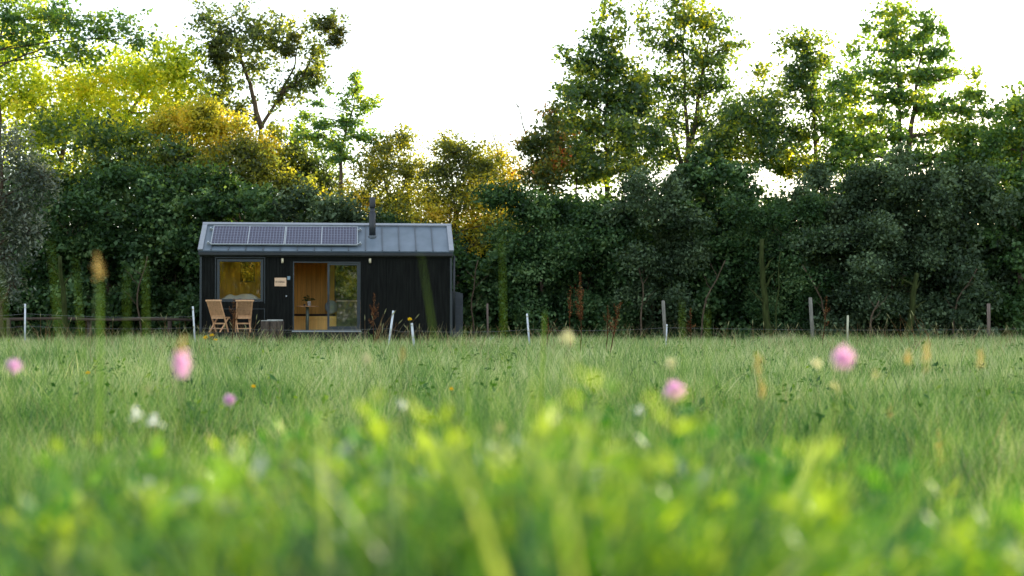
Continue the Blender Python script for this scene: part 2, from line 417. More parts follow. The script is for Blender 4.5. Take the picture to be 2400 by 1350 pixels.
# window
def frame(name, x0, x1, z0, z1, y0, y1, t, mat, parent, tb=None):
    tb = tb or t; mb = MB()
    mb.box(x0, x1, y0, y1, z0, z0+tb); mb.box(x0, x1, y0, y1, z1-t, z1)
    mb.box(x0, x0+t, y0+0.001, y1-0.001, z0+tb, z1-t); mb.box(x1-t, x1, y0+0.001, y1-0.001, z0+tb, z1-t)
    return mb.build(name, mat, parent, 0.004)
wf = frame('window', WX0+0.004, WX1-0.004, WZ0+0.004, WZ1-0.004, -0.012, 0.07, 0.075, M['frame'], cabin)
mb = MB(); mb.box(WX0+0.08, WX1-0.08, 0.03, 0.036, WZ0+0.08, WZ1-0.08); mb.build('pane', M['glass'], wf)
mb = MB(); g = 0.022; e = 0.05
mb.box(WX0-e, WX1+e, -0.016, -0.006, WZ1+e-g, WZ1+e); mb.box(WX0-e, WX0-e+g, -0.016, -0.006, WZ0-e, WZ1+e-g-.001); mb.box(WX1+e-g, WX1+e, -0.016, -0.006, WZ0-e, WZ1+e-g-.001)
mb.build('window_trim', M['frame'], wf)
# service hatch outline below the window
mb = MB(); hx0, hx1 = U(500), U(621); hz = Z(724, U(560))
mb.box(hx0, hx1, -0.016, -0.005, hz-0.01, hz+0.01); mb.box(hx0, hx0+0.02, -0.016, -0.005, 0.5, hz-0.012); mb.box(hx1-0.02, hx1, -0.016, -0.005, 0.5, hz-0.012)
mb.build('service_hatch', M['frame'], cabin)
# sliding door
dfm = frame('door_frame', DX0+0.003, DX1-0.003, DZ0+0.003, DZ1-0.003, -0.014, 0.12, 0.035, M['frame'], cabin)
mb = MB(); mb.box(DX0-0.02, DX1+0.02, -0.07, -0.016, DZ0-0.02, DZ0+0.012); mb.build('threshold', M['alu'], dfm, 0.004)
SX0, SX1 = U(767), U(842)
sd_ = frame('sliding_door', SX0, SX1, DZ0+0.04, DZ1-0.04, 0.02, 0.06, 0.065, M['frame'], cabin, 0.10)
mb = MB(); mb.box(SX0+0.068, SX1-0.068, 0.037, 0.043, DZ0+0.142, DZ1-0.107); mb.build('pane', M['glass'], sd_)
mb = MB(); mb.box(SX0+0.015, SX0+0.04, -0.02, 0.019, Z(712, SX0), Z(690, SX0)); mb.build('handle', M['black_trim'], sd_, 0.004)
# back windows
for bw in (BW, BW2):
    bf = frame('back_window', bw[0]+.003, bw[1]-.003, bw[2]+.003, bw[3]-.003, WID-0.11, WID+0.01, 0.04, M['black_trim'], cabin)
    mb = MB(); mb.box(bw[0]+0.045, bw[1]-0.045, WID-0.05, WID-0.045, bw[2]+0.045, bw[3]-0.045); mb.build('pane', M['glass'], bf)
# wall lamps
for px in (662, 867):
    u = U(px); z = Z(611, u); mb = MB()
    mb.tube([(u, -0.05, z-0.07), (u, -0.05, z+0.065)], [0.036, 0.036], 12); mb.box(u-0.018, u+0.018, -0.03, -0.004, z-0.03, z+0.03)
    mb.build('wall_lamp', M['lamp_cream'], cabin)
# name board, key box, lock
u0, u1 = U(643.5), U(671); z0, z1 = Z(671, u0), Z(651, u0)
mb = MB(); mb.box(u0, u1, -0.024, -0.006, z0, z1); bo = mb.build('name_board', M['board'], cabin, 0.003)
bo['label'] = 'pale wooden name board with small dark lettering'
tcu = bpy.data.curves.new('t', 'FONT'); tcu.body = 'IT NINA'; tcu.size = 0.075; tcu.align_x = 'CENTER'; tcu.align_y = 'CENTER'; tcu.extrude = 0.002; tcu.offset = 0.0012
tob = bpy.data.objects.new('t', tcu); COL.objects.link(tob)
bpy.context.view_layer.update()
tme = bpy.data.meshes.new_from_object(tob.evaluated_get(bpy.context.evaluated_depsgraph_get()))
bpy.data.objects.remove(tob); tme.materials.clear(); tme.materials.append(M['ink'])
tx = bpy.data.objects.new('lettering', tme); COL.objects.link(tx); tx.parent = bo
tx.location = ((u0+u1)/2-0.01, -0.026, (z0+z1)/2); tx.rotation_euler = (R(90), 0, 0)
mb = MB(); u = U(677); z = Z(651.5, u); mb.box(u-0.045, u+0.04, -0.04, -0.006, z-0.055, z+0.05); mb.tube([(u+0.025, -0.052, z-0.03), (u+0.025, -0.04, z-0.03)], [0.014, 0.014], 8)
mb.build('key_box', M['keybox'], cabin, 0.006)
mb = MB(); u = U(671); z = Z(694, u); mb.tube([(u, -0.05, z), (u, -0.005, z)], [0.02, 0.024], 10); mb.build('door_knob', M['alu'], cabin)
mb = MB(); u = U(688.5); z = Z(642, u); mb.tube([(u, -0.03, z), (u, -0.015, z)], [0.012, 0.012], 8); mb.build('door_latch', M['alu'], cabin)
# end box
ex0, ex1 = LEN+0.14, U(1085, 0.4); ez1, ez2 = Z(681, LEN, 0.4), Z(688, LEN, 0.4)
mb = MB(); vsx = [(ex0-0.12, 0.4, 0.25), (ex1, 0.4, 0.25), (ex1, 1.9, 0.25), (ex0-0.12, 1.9, 0.25), (ex0-0.12, 0.4, ez1), (ex1, 0.4, ez2), (ex1, 1.9, ez2), (ex0-0.12, 1.9, ez1)]
mb.add(vsx, [(3,2,1,0),(4,5,6,7),(0,1,5,4),(1,2,6,5),(2,3,7,6),(3,0,4,7)])
n = 12
for i in range(n):
    zz = 0.3 + (ez2-0.4)*i/n; mb.box(ex0-0.11, ex1-0.01, 0.385, 0.399, zz+0.006, zz+(ez2-0.4)/n-0.004)
mb.build('end_storage_box', pbr('blue_grey_cladding', (0.022, 0.03, 0.042), 0.6, 0.2, 5), cabin, 0.005)
# chimney
cu = U(872.5, 0.55); cyy = 0.62
zr = EAVE + 0.02 + cyy*math.tan(slope)
ztop = Z(462, cu, cyy)
mb = MB(); r = 0.098
mb.tube([(cu, cyy, zr-0.05), (cu, cyy, Z(497, cu, cyy))], [r, r], 20)
ch = mb.build('chimney', M['pipe'], cabin)
mb = MB()
zc = Z(497, cu, cyy)
mb.tube([(cu, cyy, zc), (cu, cyy, zc+0.02), (cu, cyy, Z(488, cu, cyy))], [r*0.98, r*0.75, r*0.75], 20)
mb.tube([(cu, cyy, Z(488, cu, cyy)), (cu, cyy, Z(484, cu, cyy)), (cu, cyy, ztop-0.01), (cu, cyy, ztop)], [r*0.78, r*0.93, r*0.93, r*0.85], 20)
mb.build('cowl', M['pipe'], ch)
mb = MB(); zf = EAVE + cyy*math.tan(slope)
mb.tube([(cu, cyy-0.0, zr-0.06), (cu, cyy, zr+0.06), (cu, cyy, zr+0.09)], [r*1.35, r*1.3, r*1.02], 20); mb.build('flashing_collar', M['roof_seam'], ch)
# solar panels
def upslope(py, u):  # distance up the slope whose picture height is py
    best = min(range(0, 200), key=lambda i: abs(HOR - (EAVE + (i/100*math.sin(slope)) - 0.055 + 0.14*math.cos(slope) - CH)*F/DEP(u, i/100*math.cos(slope)-0.1-0.14*math.sin(slope)) - py))
    return best/100
s0, s1 = upslope(574, 2.5), upslope(531, 2.5)
pu = [U(495.5, 0.4), U(668, 0.4), U(838.5, 0.4)]
MR = roofM(0)
for k in range(2):
    a, b = pu[k]+0.006, pu[k+1]-0.006
    mb = MB(); t = 0.022; h0, h1 = 0.12, 0.155
    mb.box(a, b, s0, s0+t, h0, h1, MR); mb.box(a, b, s1-t, s1, h0, h1, MR)
    mb.box(a, a+t, s0+t, s1-t, h0, h1-0.001, MR); mb.box(b-t, b, s0+t, s1-t, h0, h1-0.001, MR)
    mid = (a+b)/2; mb.box(mid-0.011, mid+0.011, s0+t, s1-t, h0, h1-0.002, MR)
    fr = mb.build('solar_panel', M['alu'], cabin)
    # cell sheet laid in its own plane so that the cell grid follows the panel
    mc = MB(); mc.box(0, b-a-2*t-0.002, 0, s1-s0-2*t-0.002, 0, 0.022)
    cs = mc.build('cell_sheet', M['solar'], fr)
    loc = MR @ Vector((a+t+0.001, s0+t+0.001, h0+0.002)); cs.location = loc; cs.rotation_euler = (slope, 0, 0)
mb = MB()
for sy in (s0+0.13, s1-0.13):
    mb.box(pu[0]-0.11, pu[2]+0.11, sy-0.02, sy+0.02, 0.075, 0.115, MR)
    for uu in (pu[0]-0.09, pu[2]+0.05): mb.box(uu, uu+0.04, sy-0.03, sy+0.03, 0.117, 0.16, MR)
mb.build('panel_mounting_rail', M['alu'], cabin)
# built-in furniture that belongs to the cabin
by0 = 1.62; bx1 = U(788, by0)
zb = Z(741, 4, by0)
mb = MB(); mb.box(PX+0.04, bx1, by0+0.02, WID-0.12, FLOOR, zb-0.10); 
npan = 6; bw_ = (bx1-PX-0.05)/npan
for i in range(npan): mb.box(PX+0.045+i*bw_+0.005, PX+0.045+(i+1)*bw_-0.005, by0, by0+0.019, FLOOR+0.02, zb-0.11)
mb.box(PX+0.04, bx1+0.003, by0-0.015, WID-0.12, zb-0.095, zb)
mb.build('built_in_bench', M['pine_light'], cabin)
kx0 = bx1+0.01; kx1 = PX2-0.04; kz = Z(704, kx0, 1.7)
mb = MB(); mb.box(kx0, kx1-0.25, 1.70, WID-0.12, FLOOR, kz-0.035); kc = mb.build('kitchen_cabinet', M['darkcab'], cabin, 0.004)
mb = MB(); mb.box(kx0-0.01, kx1-0.05, 1.68, WID-0.12, kz-0.034, kz); mb.build('worktop', M['counter'], kc, 0.004)
mb = MB(); mb.box(kx1-0.24, kx1-0.02, 1.6, WID-0.12, FLOOR, kz-0.04); mb.build('cabinet_side', M['pine'], kc, 0.004)

def W(u, y, z):     # cabin frame to world
    return Matrix.Translation((CX, CY, 0)) @ Matrix.Rotation(TH, 4, 'Z') @ Vector((u, y, z))

# loose things in the cabin
t = empty('seat_cushion', W((PX+bx1)/2, 1.95, zb), TH, 'long flat black cushion on the pine bench inside the cabin', 'cushion')
mb = MB(); mb.box(-(bx1-PX)/2+0.06, (bx1-PX)/2-0.02, -0.30, 0.28, 0.002, 0.07); mb.build('cushion_pad', M['cushion'], t, 0.02)
t = empty('pillow', W(U(777, 2.1), 2.1, zb+0.072), TH, 'grey square pillow leaning at the right end of the bench behind the glass', 'pillow')
mb = MB(); mb.ball((0, 0.02, 0.21), 0.20, 0.07, 0.205, 16, 10); mb.build('pillow_case', M['pillow'], t)
t = empty('bed', W(U(562), 0.9, FLOOR), TH, 'pine bed platform just inside the large left window', 'bed')
bz = Z(699, U(562), 0.3) - FLOOR
mb = MB(); hw = (U(612)-U(512))/2+0.05
mb.box(-hw, hw, -0.62, 0.9, 0.002, bz-0.22); mb.build('bed_box', M['pine'], t)
mb = MB(); mb.box(-hw+0.02, hw-0.02, -0.6, 0.88, bz-0.218, bz-0.05); mb.build('mattress', M['linen'], t, 0.03)
t2 = empty('duvet', W(U(562), 0.9, FLOOR+bz-0.05), TH, 'crumpled white duvet lying on the bed behind the left window', 'duvet')
mb = MB(); nx, ny = 26, 14; vv = []
for j in range(ny):
    for i in range(nx):
        x = -hw+0.04 + (2*hw-0.08)*i/(nx-1); y = -0.56 + 1.2*j/(ny-1)
        e_ = max(0.0, min(1, 4*min(i, nx-1-i)/(nx-1), 5*min(j, ny-1-j)/(ny-1)))
        vv.append((x, y-0.08, 0.004 + e_*(0.14 + 0.03*math.sin(x*9+y*4) + 0.02*math.sin(x*23-y*13))))
mb.add(vv, [(j*nx+i, j*nx+i+1, (j+1)*nx+i+1, (j+1)*nx+i) for j in range(ny-1) for i in range(nx-1)], True)
mb.build('duvet_cloth', M['linen'], t2)
# pedestal table
ty = 0.95; tu = U(720.5, ty); th = Z(717, tu, ty) - FLOOR
t = empty('pedestal_table', W(tu, ty, FLOOR), TH, 'small round wooden table on a single steel leg inside the open door', 'table')
mb = MB(); mb.tube([(0,0,th-0.025), (0,0,th-0.003), (0,0,th)], [0.325, 0.325, 0.318], 32); mb.build('tabletop', M['teak'], t)
mb = MB(); mb.tube([(0,0,0.03), (0,0,th-0.03)], [0.05, 0.05], 16); mb.tube([(0,0,th-0.035),(0,0,th-0.026)], [0.12, 0.12], 16); mb.build('leg', M['steel'], t)
mb = MB(); mb.tube([(0,0,0.001), (0,0,0.02), (0,0,0.03)], [0.2, 0.19, 0.07], 24); mb.build('base_plate', M['steel'], t)
vx = W(U(724.5, ty), ty, FLOOR+th+0.001)
t = empty('vase', vx, TH, 'grey vase with a white rim holding dark leafy sprigs on the round table', 'vase')
mb = MB(); mb.tube([(0,0,0), (0,0,0.02), (0,0,0.10)], [0.05, 0.056, 0.052], 16); mb.build('vase_body', M['vase'], t)
mb = MB(); mb.tube([(0,0,0.101), (0,0,0.135)], [0.052, 0.045], 16); mb.build('rim', M['vase_rim'], t)

def leaf_quads(P, T, S, size_l, size_w):
    """P centres, T long axis, S side axis -> diamond quads"""
    a = T*size_l[:, None]*0.5; b = S*size_w[:, None]*0.5
    v = np.stack([P-a, P+b*1.0-a*0.1, P+a, P-b*1.0-a*0.1], 1).reshape(-1, 3)
    return v, np.arange(len(v))
def unit(a): return a/np.maximum(1e-9, np.linalg.norm(a, axis=1))[:, None]
def rand_dirs(n, flat=1.0):
    d = rng.normal(size=(n, 3)); d[:, 2] *= flat; return unit(d)

n = 90; d = rand_dirs(n); d[:, 2] = np.abs(d[:, 2])*0.6+0.15
P = np.array([0, 0, 0.12]) + d*np.array([0.19, 0.14, 0.28])*rng.uniform(0.5, 1, (n, 1))
T = unit(d + rng.normal(size=(n, 3))*0.4); S = unit(np.cross(T, rng.normal(size=(n, 3))))
v, f = leaf_quads(P, T, S, np.full(n, 0.07), np.full(n, 0.035))
sp = np_mesh('leafy_sprigs', v, f, 4, M['plant_dark'], rng.random(n), parent=t)
t = empty('cup', W(U(713.5, ty), ty, FLOOR+th+0.001), TH, 'tiny dark cup on the round table left of the vase', 'cup')
mb = MB(); mb.tube([(0,0,0), (0,0,0.055)], [0.026, 0.032], 12); mb.build('cup_body', M['darkcab'], t)

# ------------------------------------------------------------------ deck, chairs, stump
DK = FLOOR - 0.02
t = empty('deck', (CX, CY, 0), TH, 'low dark stained timber deck along the front of the black cabin', 'deck')
mb = MB(); dx0, dx1 = 0.1, U(862)
for i in range(12): mb.box(dx0, dx1, -1.55+i*0.125, -1.55+i*0.125+0.117, DK-0.03, DK)
mb.build('deck_boards', M['deck'], t)
mb = MB(); mb.box(dx0+0.02, dx1-0.02, -1.54, -1.50, 0.06, DK-0.033)
for i in range(6):
    x = dx0+0.05+(dx1-dx0-0.2)*i/5; mb.box(x, x+0.1, -1.49, -0.15, 0.0, DK-0.033)
mb.build('deck_joists', M['deck'], t)

def chair(name, loc, rz, label):
    t = empty(name, loc, rz, label, 'chair', 'folding teak chairs on the deck')
    hw = 0.215
    def at_y(z): return -0.25 + (0.9-z)*0.5     # line of the long back leg
    for s in (-1, 1):
        mb = MB(); mb.bar((s*hw, at_y(0.885), 0.885), (s*(hw-0.012), at_y(0.0), 0.002), 0.028, 0.045); mb.build('back_leg', M['teak'], t, 0.004)
        mb = MB(); mb.bar((s*(hw-0.035), 0.24, 0.41), (s*(hw-0.04), -0.20, 0.002), 0.024, 0.04); mb.build('front_leg', M['teak'], t, 0.004)
    mb = MB(); mb.bar((-hw-0.045, at_y(0.895), 0.90), (hw+0.045, at_y(0.895), 0.90), 0.05, 0.045, Vector((0,0,1))); mb.build('top_rail', M['teak'], t, 0.008)
    mb = MB(); ns = 13
    for i in range(ns):
        x = (-hw+0.03) + (2*hw-0.06)*i/(ns-1)
        mb.bar((x, at_y(0.875), 0.875), (x*0.97, at_y(0.47), 0.47), 0.017, 0.012)
    mb.bar((-hw+0.015, at_y(0.46), 0.46), (hw-0.015, at_y(0.46), 0.46), 0.03, 0.02, Vector((0,0,1)))
    mb.build('backrest_slats', M['teak'], t)
    mb = MB()
    for i in range(9): mb.box(-hw+0.03+i*0.0435, -hw+0.03+i*0.0435+0.036, -0.06, 0.30, 0.42, 0.436)
    mb.box(-hw+0.02, hw-0.02, 0.27, 0.30, 0.39, 0.418); mb.box(-hw+0.02, hw-0.02, -0.06, -0.035, 0.385, 0.418)
    mb.build('seat', M['teak'], t, 0.003)
    mb = MB()
    for y, z in ((at_y(0.24), 0.24), (at_y(0.10)-0.0, 0.10), (-0.20+0.44*0.11/0.41, 0.11), (-0.2+0.44*0.26/0.41, 0.26)):
        mb.bar((-hw-0.01, y, z), (hw+0.01, y, z), 0.02, 0.02, Vector((0,0,1)))
    mb.build('stretchers', M['teak'], t, 0.003)
    return t
chair('folding_chair', W(U(512, -0.85), -0.85, DK+0.001), TH - R(27), 'left folding teak chair, its slatted back below the cabin window corner')
chair('folding_chair', W(U(571, -0.85), -0.85, DK+0.001), TH + R(12), 'right folding teak chair, nearer the cabin door')

sy = -1.85; su = U(638, sy)
t = empty('log_stool', W(su, sy, 0), TH, 'low stump stool with weathered grey slab top left of the open door', 'stool')
stop_ = Z(749, su, sy)
mb = MB()
for k in range(9):
    a = 2*math.pi*k/9; r = 0.235; mb.tube([(r*math.cos(a), r*math.sin(a), 0.0), (r*math.cos(a)*0.98, r*math.sin(a)*0.98, stop_*0.5), (r*math.cos(a)*1.0, r*math.sin(a), stop_-0.045)], [0.10, 0.088, 0.094], 9)
mb.build('stump', M['stump'], t)
mb = MB(); 
mb.tube([(-0.12, 0, stop_-0.044), (-0.12, 0, stop_-0.02)], [0.19, 0.19], 18); mb.tube([(0.08, 0, stop_-0.043), (0.08, 0, stop_)], [0.225, 0.22], 18)
mb.build('slab_top', M['stump_top'], t)

# ------------------------------------------------------------------ fences
FG = 'white plastic posts of the electric fence'
def white_post(x1, y1, x0, D, label, name='fence_post', mat='white_post', r=0.028, group=FG):
    top = at(x1, y1, D); bx = (x0-1200)/F*D
    t = empty(name, (bx, D, 0), 0, label, 'fence post', group)
    mb = MB(); mb.tube([(0, 0, -0.05), (top.x-bx, 0, top.z)], [r, r*0.93], 8)
    for z in (0.35, 0.6, 0.85):
        pass
    mb.build('post_shaft', M[mat], t)
    if mat == 'white_post':
        for q in (0.55, 0.93):
            mb = MB(); mb.tube([((top.x-bx)*q, -0.03, top.z*q-0.012), ((top.x-bx)*q, -0.03, top.z*q+0.012)], [r*0.8, r*0.8], 6)
            mb.build('wire_clip', M['pale_post'], t)
    else:
        mb = MB(); mb.tube([((top.x-bx), 0, top.z+0.001), ((top.x-bx), 0, top.z+0.012)], [r*0.9, r*0.55], 8); mb.build('post_cap', M[mat], t)
    return t
white_post(59, 712, 59, 37, 'upright white fence post near the left edge of the photo', r=0.024)
white_post(452, 718, 459, 36, 'tall white fence post leaning beside the left corner of the cabin', r=0.024)
white_post(922, 728, 908, 34, 'white fence post leaning right in front of the blank cabin wall', r=0.028)
white_post(965, 757, 973, 33, 'short white fence post leaning left in front of the cabin wall', r=0.030)
white_post(1235, 735, 1243, 35, 'white fence post right of the cabin before the dark hedge', r=0.026)
white_post(1563, 760, 1560, 35, 'short thin white post standing against the grey wooden post', r=0.018)
GW = 'wooden posts along the hedge'
white_post(1554, 705, 1561, 38, 'grey wooden post behind the short thin white post', mat='grey_post', r=0.050, group=GW)
white_post(1899, 698, 1906, 38, 'tallest grey square wooden post in front of the right hedge', mat='grey_post', r=0.052, group=GW)
white_post(1987, 740, 1985, 37, 'thin pale barked stake right of the tallest grey post', mat='pale_post', r=0.028, group=GW)
white_post(2317, 712, 2317, 39, 'dark wooden post near the right edge of the hedge', mat='dark_post', r=0.05, group=GW)
white_post(1142, 712, 1144, 43, 'dark thin wooden post beside the storage box of the cabin', mat='dark_post', r=0.035, group=GW)
def wire(pts, label, r=0.0028):
    mb = MB(); P = []
    for (a, b) in zip(pts[:-1], pts[1:]):
        a = Vector(a); b = Vector(b)
        for k in range(8):
            q = k/8; P.append(a.lerp(b, q) - Vector((0, 0, 0.05*4*q*(1-q))))
    P.append(Vector(pts[-1]))
    mb.tube(P, [r]*len(P), 4)
    o = mb.build('fence_wire', M['wire'])
    tag(o, label, 'wire', 'wires of the electric fence')
wire([at(-60, 765, 37.5), at(57, 764, 36.95), at(456, 768, 35.95), at(915, 770, 33.95), at(969, 775, 32.95), at(1240, 772, 34.95), at(1562, 768, 34.95), at(2440, 770, 39)], 'lower thin wire strung between the white posts')
wire([at(-60, 735, 37.5), at(59, 735, 36.95), at(454, 742, 35.95)], 'upper thin wire between the two leftmost white posts', 0.003)
# log rail at left
mb = MB(); P = []
for i, px in enumerate(np.linspace(-40, 455, 9)):
    P.append(at(px, 747 + 1.5*math.sin(i*1.7) + (i*0.3), 43.6 - i*0.05))
t = empty('log_rail_fence', (P[4].x, P[4].y, 0), 0, 'low rustic fence of one dark log rail under the left trees', 'fence')
off = Vector((P[4].x, P[4].y, 0))
mb.tube([p-off for p in P], [0.048+0.008*math.sin(i*2.3) for i in range(9)], 9); mb.build('rail', M['rail'], t)
for i in (1, 4, 7):
    mb = MB(); p = P[i]-off; mb.tube([(p.x, 0.12, 0), (p.x, 0.12, p.z+0.02)], [0.07, 0.065], 8); mb.build('support_post', M['rail'], t)

# ------------------------------------------------------------------ foliage
def curve_pts(a, b, n, wob, sag=0.0):
    a = Vector(a); b = Vector(b); L_ = (b-a).length; pts = []
    ph = random.uniform(0, 6); ph2 = random.uniform(0, 6)
    for i in range(n+1):
        q = i/n; p = a.lerp(b, q); e = math.sin(math.pi*q)
        p += Vector((math.sin(ph+q*5)*wob*L_*e, math.sin(ph2+q*4)*wob*L_*e, sag*L_*4*q*(1-q)))
        pts.append(p)
    return pts

TG = 'trees behind the hedge'; HG = 'shrubs of the dark hedge'
def make_plant(name, label, cat, group, base, blobs, mat, D, leaf=(0.11, 0.07), n_sprig=400, per=14, sprig_r=0.28,
               trunk=None, bark='bark', shell=0.45, limb_r=0.06, flat=0.6, twigs=True, depth=1.0, droop=0.0, extra=None, trunk_r=0.12, up=None):
    """blobs: (px, py, rx_px, rz_px, weight[, depth offset]) measured at distance D; base: pixel x of the foot."""
    if group == TG and mat != 'l_mistle':
        n_sprig = int(n_sprig*0.92); sprig_r *= 1.12; leaf = (leaf[0]*1.05, leaf[1]*1.0); shell = max(shell, 0.72); up = 0.0 if up is None else up
        blobs = [(b[0], b[1], b[2]*1.06, b[3]*1.10) + tuple(b[4:]) for b in blobs]
    bx = (base-1200)/F*D; root = empty(name, (bx, D, 0), 0, label, cat, group)
    off = np.array([bx, D, 0.0])
    centers = []; tot = sum(b[4] for b in blobs); tw = MB()
    trunks = trunk if trunk is not None else []
    allP = []
    trunk_nodes = []
    for tr in trunks:      # list of pixel points (px, py[, r])
        pts = [Vector(((p[0]-1200)/F*D - bx, (p[2] if len(p) > 2 else 0), CH + (HOR-p[1])/F*D)) for p in tr]
        fine = []
        for a, b in zip(pts[:-1], pts[1:]): fine += curve_pts(a, b, 4, 0.03)[:-1]
        fine.append(pts[-1]); r0 = trunk_r; m_ = len(fine)-1
        tw.tube(fine, [max(0.012, r0*(1-0.88*(i/m_))) for i in range(m_+1)], 8); trunk_nodes += [(f, max(0.012, r0*(1-0.88*(i/m_)))) for i, f in enumerate(fine)]
    for b in blobs:
        px, py, rx, rz, wgt = b[:5]; dz = b[5] if len(b) > 5 else 0.0
        c = Vector(((px-1200)/F*(D+dz) - bx, dz, CH + (HOR-py)/F*(D+dz)))
        RX = rx/F*D; RZ = rz/F*D; RY = (RX+RZ)/2*depth
        n = max(3, int(n_sprig*wgt/tot))
        d = rand_dirs(n); rr = rng.uniform(0, 1, n)**shell
        sp_ = np.array(c)[None, :] + d*rr[:, None]*np.array([RX, RY, RZ])[None, :]
        sp_[:, 2] = np.maximum(sp_[:, 2], 0.05)
        allP.append(np.concatenate([sp_, d], 1))
        if trunk_nodes:
            cand = [q for q in trunk_nodes if q[0].z < c.z + 0.3*RZ] or trunk_nodes
            q0, r0 = min(cand, key=lambda q: (q[0]-c).length + 0.6*max(0, q[0].z-c.z+RZ*0.7))
            lr = min(limb_r, max(0.012, r0*0.8))
            tw.tube(curve_pts(q0, c, 5, 0.06, 0.03), [lr*(1-0.65*i/5) for i in range(6)], 5, False)
            if twigs:
                k = min(n, 34)
                for i in rng.choice(n, k, replace=False):
                    e_ = Vector(sp_[i])
                    s_ = c.lerp(e_, random.uniform(0.0, 0.35))
                    tw.tube(curve_pts(s_, e_, 3, 0.09, 0.02), [lr*0.33, lr*0.25, lr*0.17, 0.004], 3, False)
    if extra:
        for tr in extra:
            pts = [Vector(((p[0]-1200)/F*D - bx, (p[2] if len(p) > 2 else 0), CH + (HOR-p[1])/F*D)) for p in tr]
            fine = []
            for a, b in zip(pts[:-1], pts[1:]): fine += curve_pts(a, b, 4, 0.04)[:-1]
            fine.append(pts[-1]); m_ = len(fine)-1
            tw.tube(fine, [0.035*(1-0.8*i/m_) for i in range(m_+1)], 5)
    A = np.concatenate(allP, 0); ns = len(A)
    k = rng.integers(max(3, int(per*0.5)), int(per*1.5)+1, ns); idx = np.repeat(np.arange(ns), k); nl = len(idx)
    sdir = unit(A[:, 3:6]*0.9 + rng.normal(size=(ns, 3))*0.6 + np.array([0, 0, 0.15-droop*2]))
    tpos = rng.uniform(-0.6, 1.0, nl)[:, None]
    P = A[idx, :3] + sdir[idx]*tpos*sprig_r + rng.normal(size=(nl, 3))*sprig_r*0.38*np.array([1, 1, flat])
    P[:, 2] -= droop*sprig_r*np.abs(rng.normal(size=nl))*2
    P[:, 2] = np.maximum(P[:, 2], 0.03)
    up_ = (0.75 if mat in ('l_dark', 'l_dark2', 'l_willow') else 0.0) if up is None else up
    nrm = unit(rng.normal(size=(nl, 3)) + np.array([0, -0.35*up_, up_])); T = unit(np.cross(nrm, rng.normal(size=(nl, 3)))); S = np.cross(nrm, T)
    s = rng.uniform(0.65, 1.35, nl)
    v, f = leaf_quads(P, T, S, leaf[0]*s, leaf[1]*s)
    rnd = np.clip(rng.random(nl)*0.45 + rng.random(ns)[idx]*0.55, 0, 1)
    o = np_mesh('crown', v, f, 4, M[mat], rnd, parent=root)
    if tw.v: tw.build('trunk', M[bark], root)
    return root

M['l_gold'] = leaf_mat('leaf_golden_green', [(0, (0.09, 0.19, 0.025)), (0.35, (0.38, 0.47, 0.035)), (0.8, (0.78, 0.76, 0.06)), (1, (0.85, 0.70, 0.08))], 0.6, (1.1, 1.15, 0.65), 0.02, 0.5)
M['l_orange'] = leaf_mat('leaf_autumn_gold', [(0, (0.09, 0.13, 0.025)), (0.35, (0.36, 0.36, 0.035)), (0.7, (0.68, 0.58, 0.05)), (1, (0.82, 0.55, 0.07))], 0.6, (1.15, 1.12, 0.6), 0.02, 0.8)
M['l_mid'] = leaf_mat('leaf_mid_green', [(0, (0.03, 0.07, 0.034)), (0.5, (0.075, 0.135, 0.055)), (0.75, (0.17, 0.24, 0.045)), (1, (0.42, 0.42, 0.04))], 0.55, (1.9, 1.75, 0.45), 0.02, 0.7)  # yellow top stop paints in the leaves lit by sun through gaps
M['l_fresh'] = leaf_mat('leaf_fresh_green', [(0, (0.045, 0.11, 0.045)), (0.5, (0.12, 0.22, 0.07)), (0.78, (0.23, 0.33, 0.06)), (1, (0.44, 0.47, 0.05))], 0.55, (1.7, 1.6, 0.45), 0.02, 0.7)
M['l_fresh2'] = leaf_mat('leaf_light_hedge', [(0, (0.02, 0.05, 0.018)), (0.5, (0.05, 0.11, 0.035)), (1, (0.11, 0.19, 0.06))], 0.3, (1.6, 1.5, 0.35), 0.015, 0.7)
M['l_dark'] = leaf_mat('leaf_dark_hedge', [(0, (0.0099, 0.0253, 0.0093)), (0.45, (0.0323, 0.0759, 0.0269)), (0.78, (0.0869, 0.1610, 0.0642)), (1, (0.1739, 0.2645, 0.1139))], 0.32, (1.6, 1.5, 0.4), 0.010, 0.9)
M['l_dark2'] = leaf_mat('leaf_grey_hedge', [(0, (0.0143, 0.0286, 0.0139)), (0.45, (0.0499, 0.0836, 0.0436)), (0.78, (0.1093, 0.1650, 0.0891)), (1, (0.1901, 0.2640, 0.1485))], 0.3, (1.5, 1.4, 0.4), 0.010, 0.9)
M['l_brown'] = leaf_mat('leaf_brownish_scrub', [(0, (0.045, 0.065, 0.024)), (0.5, (0.13, 0.16, 0.045)), (1, (0.42, 0.40, 0.05))], 0.6, (1.6, 1.5, 0.4), 0.02, 0.8)
M['l_willow'] = leaf_mat('leaf_grey_willow', [(0, (0.03, 0.05, 0.032)), (0.5, (0.08, 0.105, 0.072)), (1, (0.25, 0.28, 0.21))], 0.35, (1.3, 1.3, 0.7), 0.03, 0.8)
M['l_red'] = leaf_mat('leaf_red_autumn', [(0, (0.03, 0.065, 0.02)), (0.5, (0.08, 0.12, 0.03)), (0.8, (0.24, 0.24, 0.03)), (0.93, (0.40, 0.24, 0.03)), (1, (0.50, 0.12, 0.04))], 0.5, (1.6, 1.3, 0.5), 0.02, 1.1)
M['l_mistle'] = leaf_mat('leaf_mistletoe', [(0, (0.03, 0.045, 0.012)), (1, (0.09, 0.11, 0.02))], 0.35, (1.7, 1.4, 0.3), 0.02, 2)
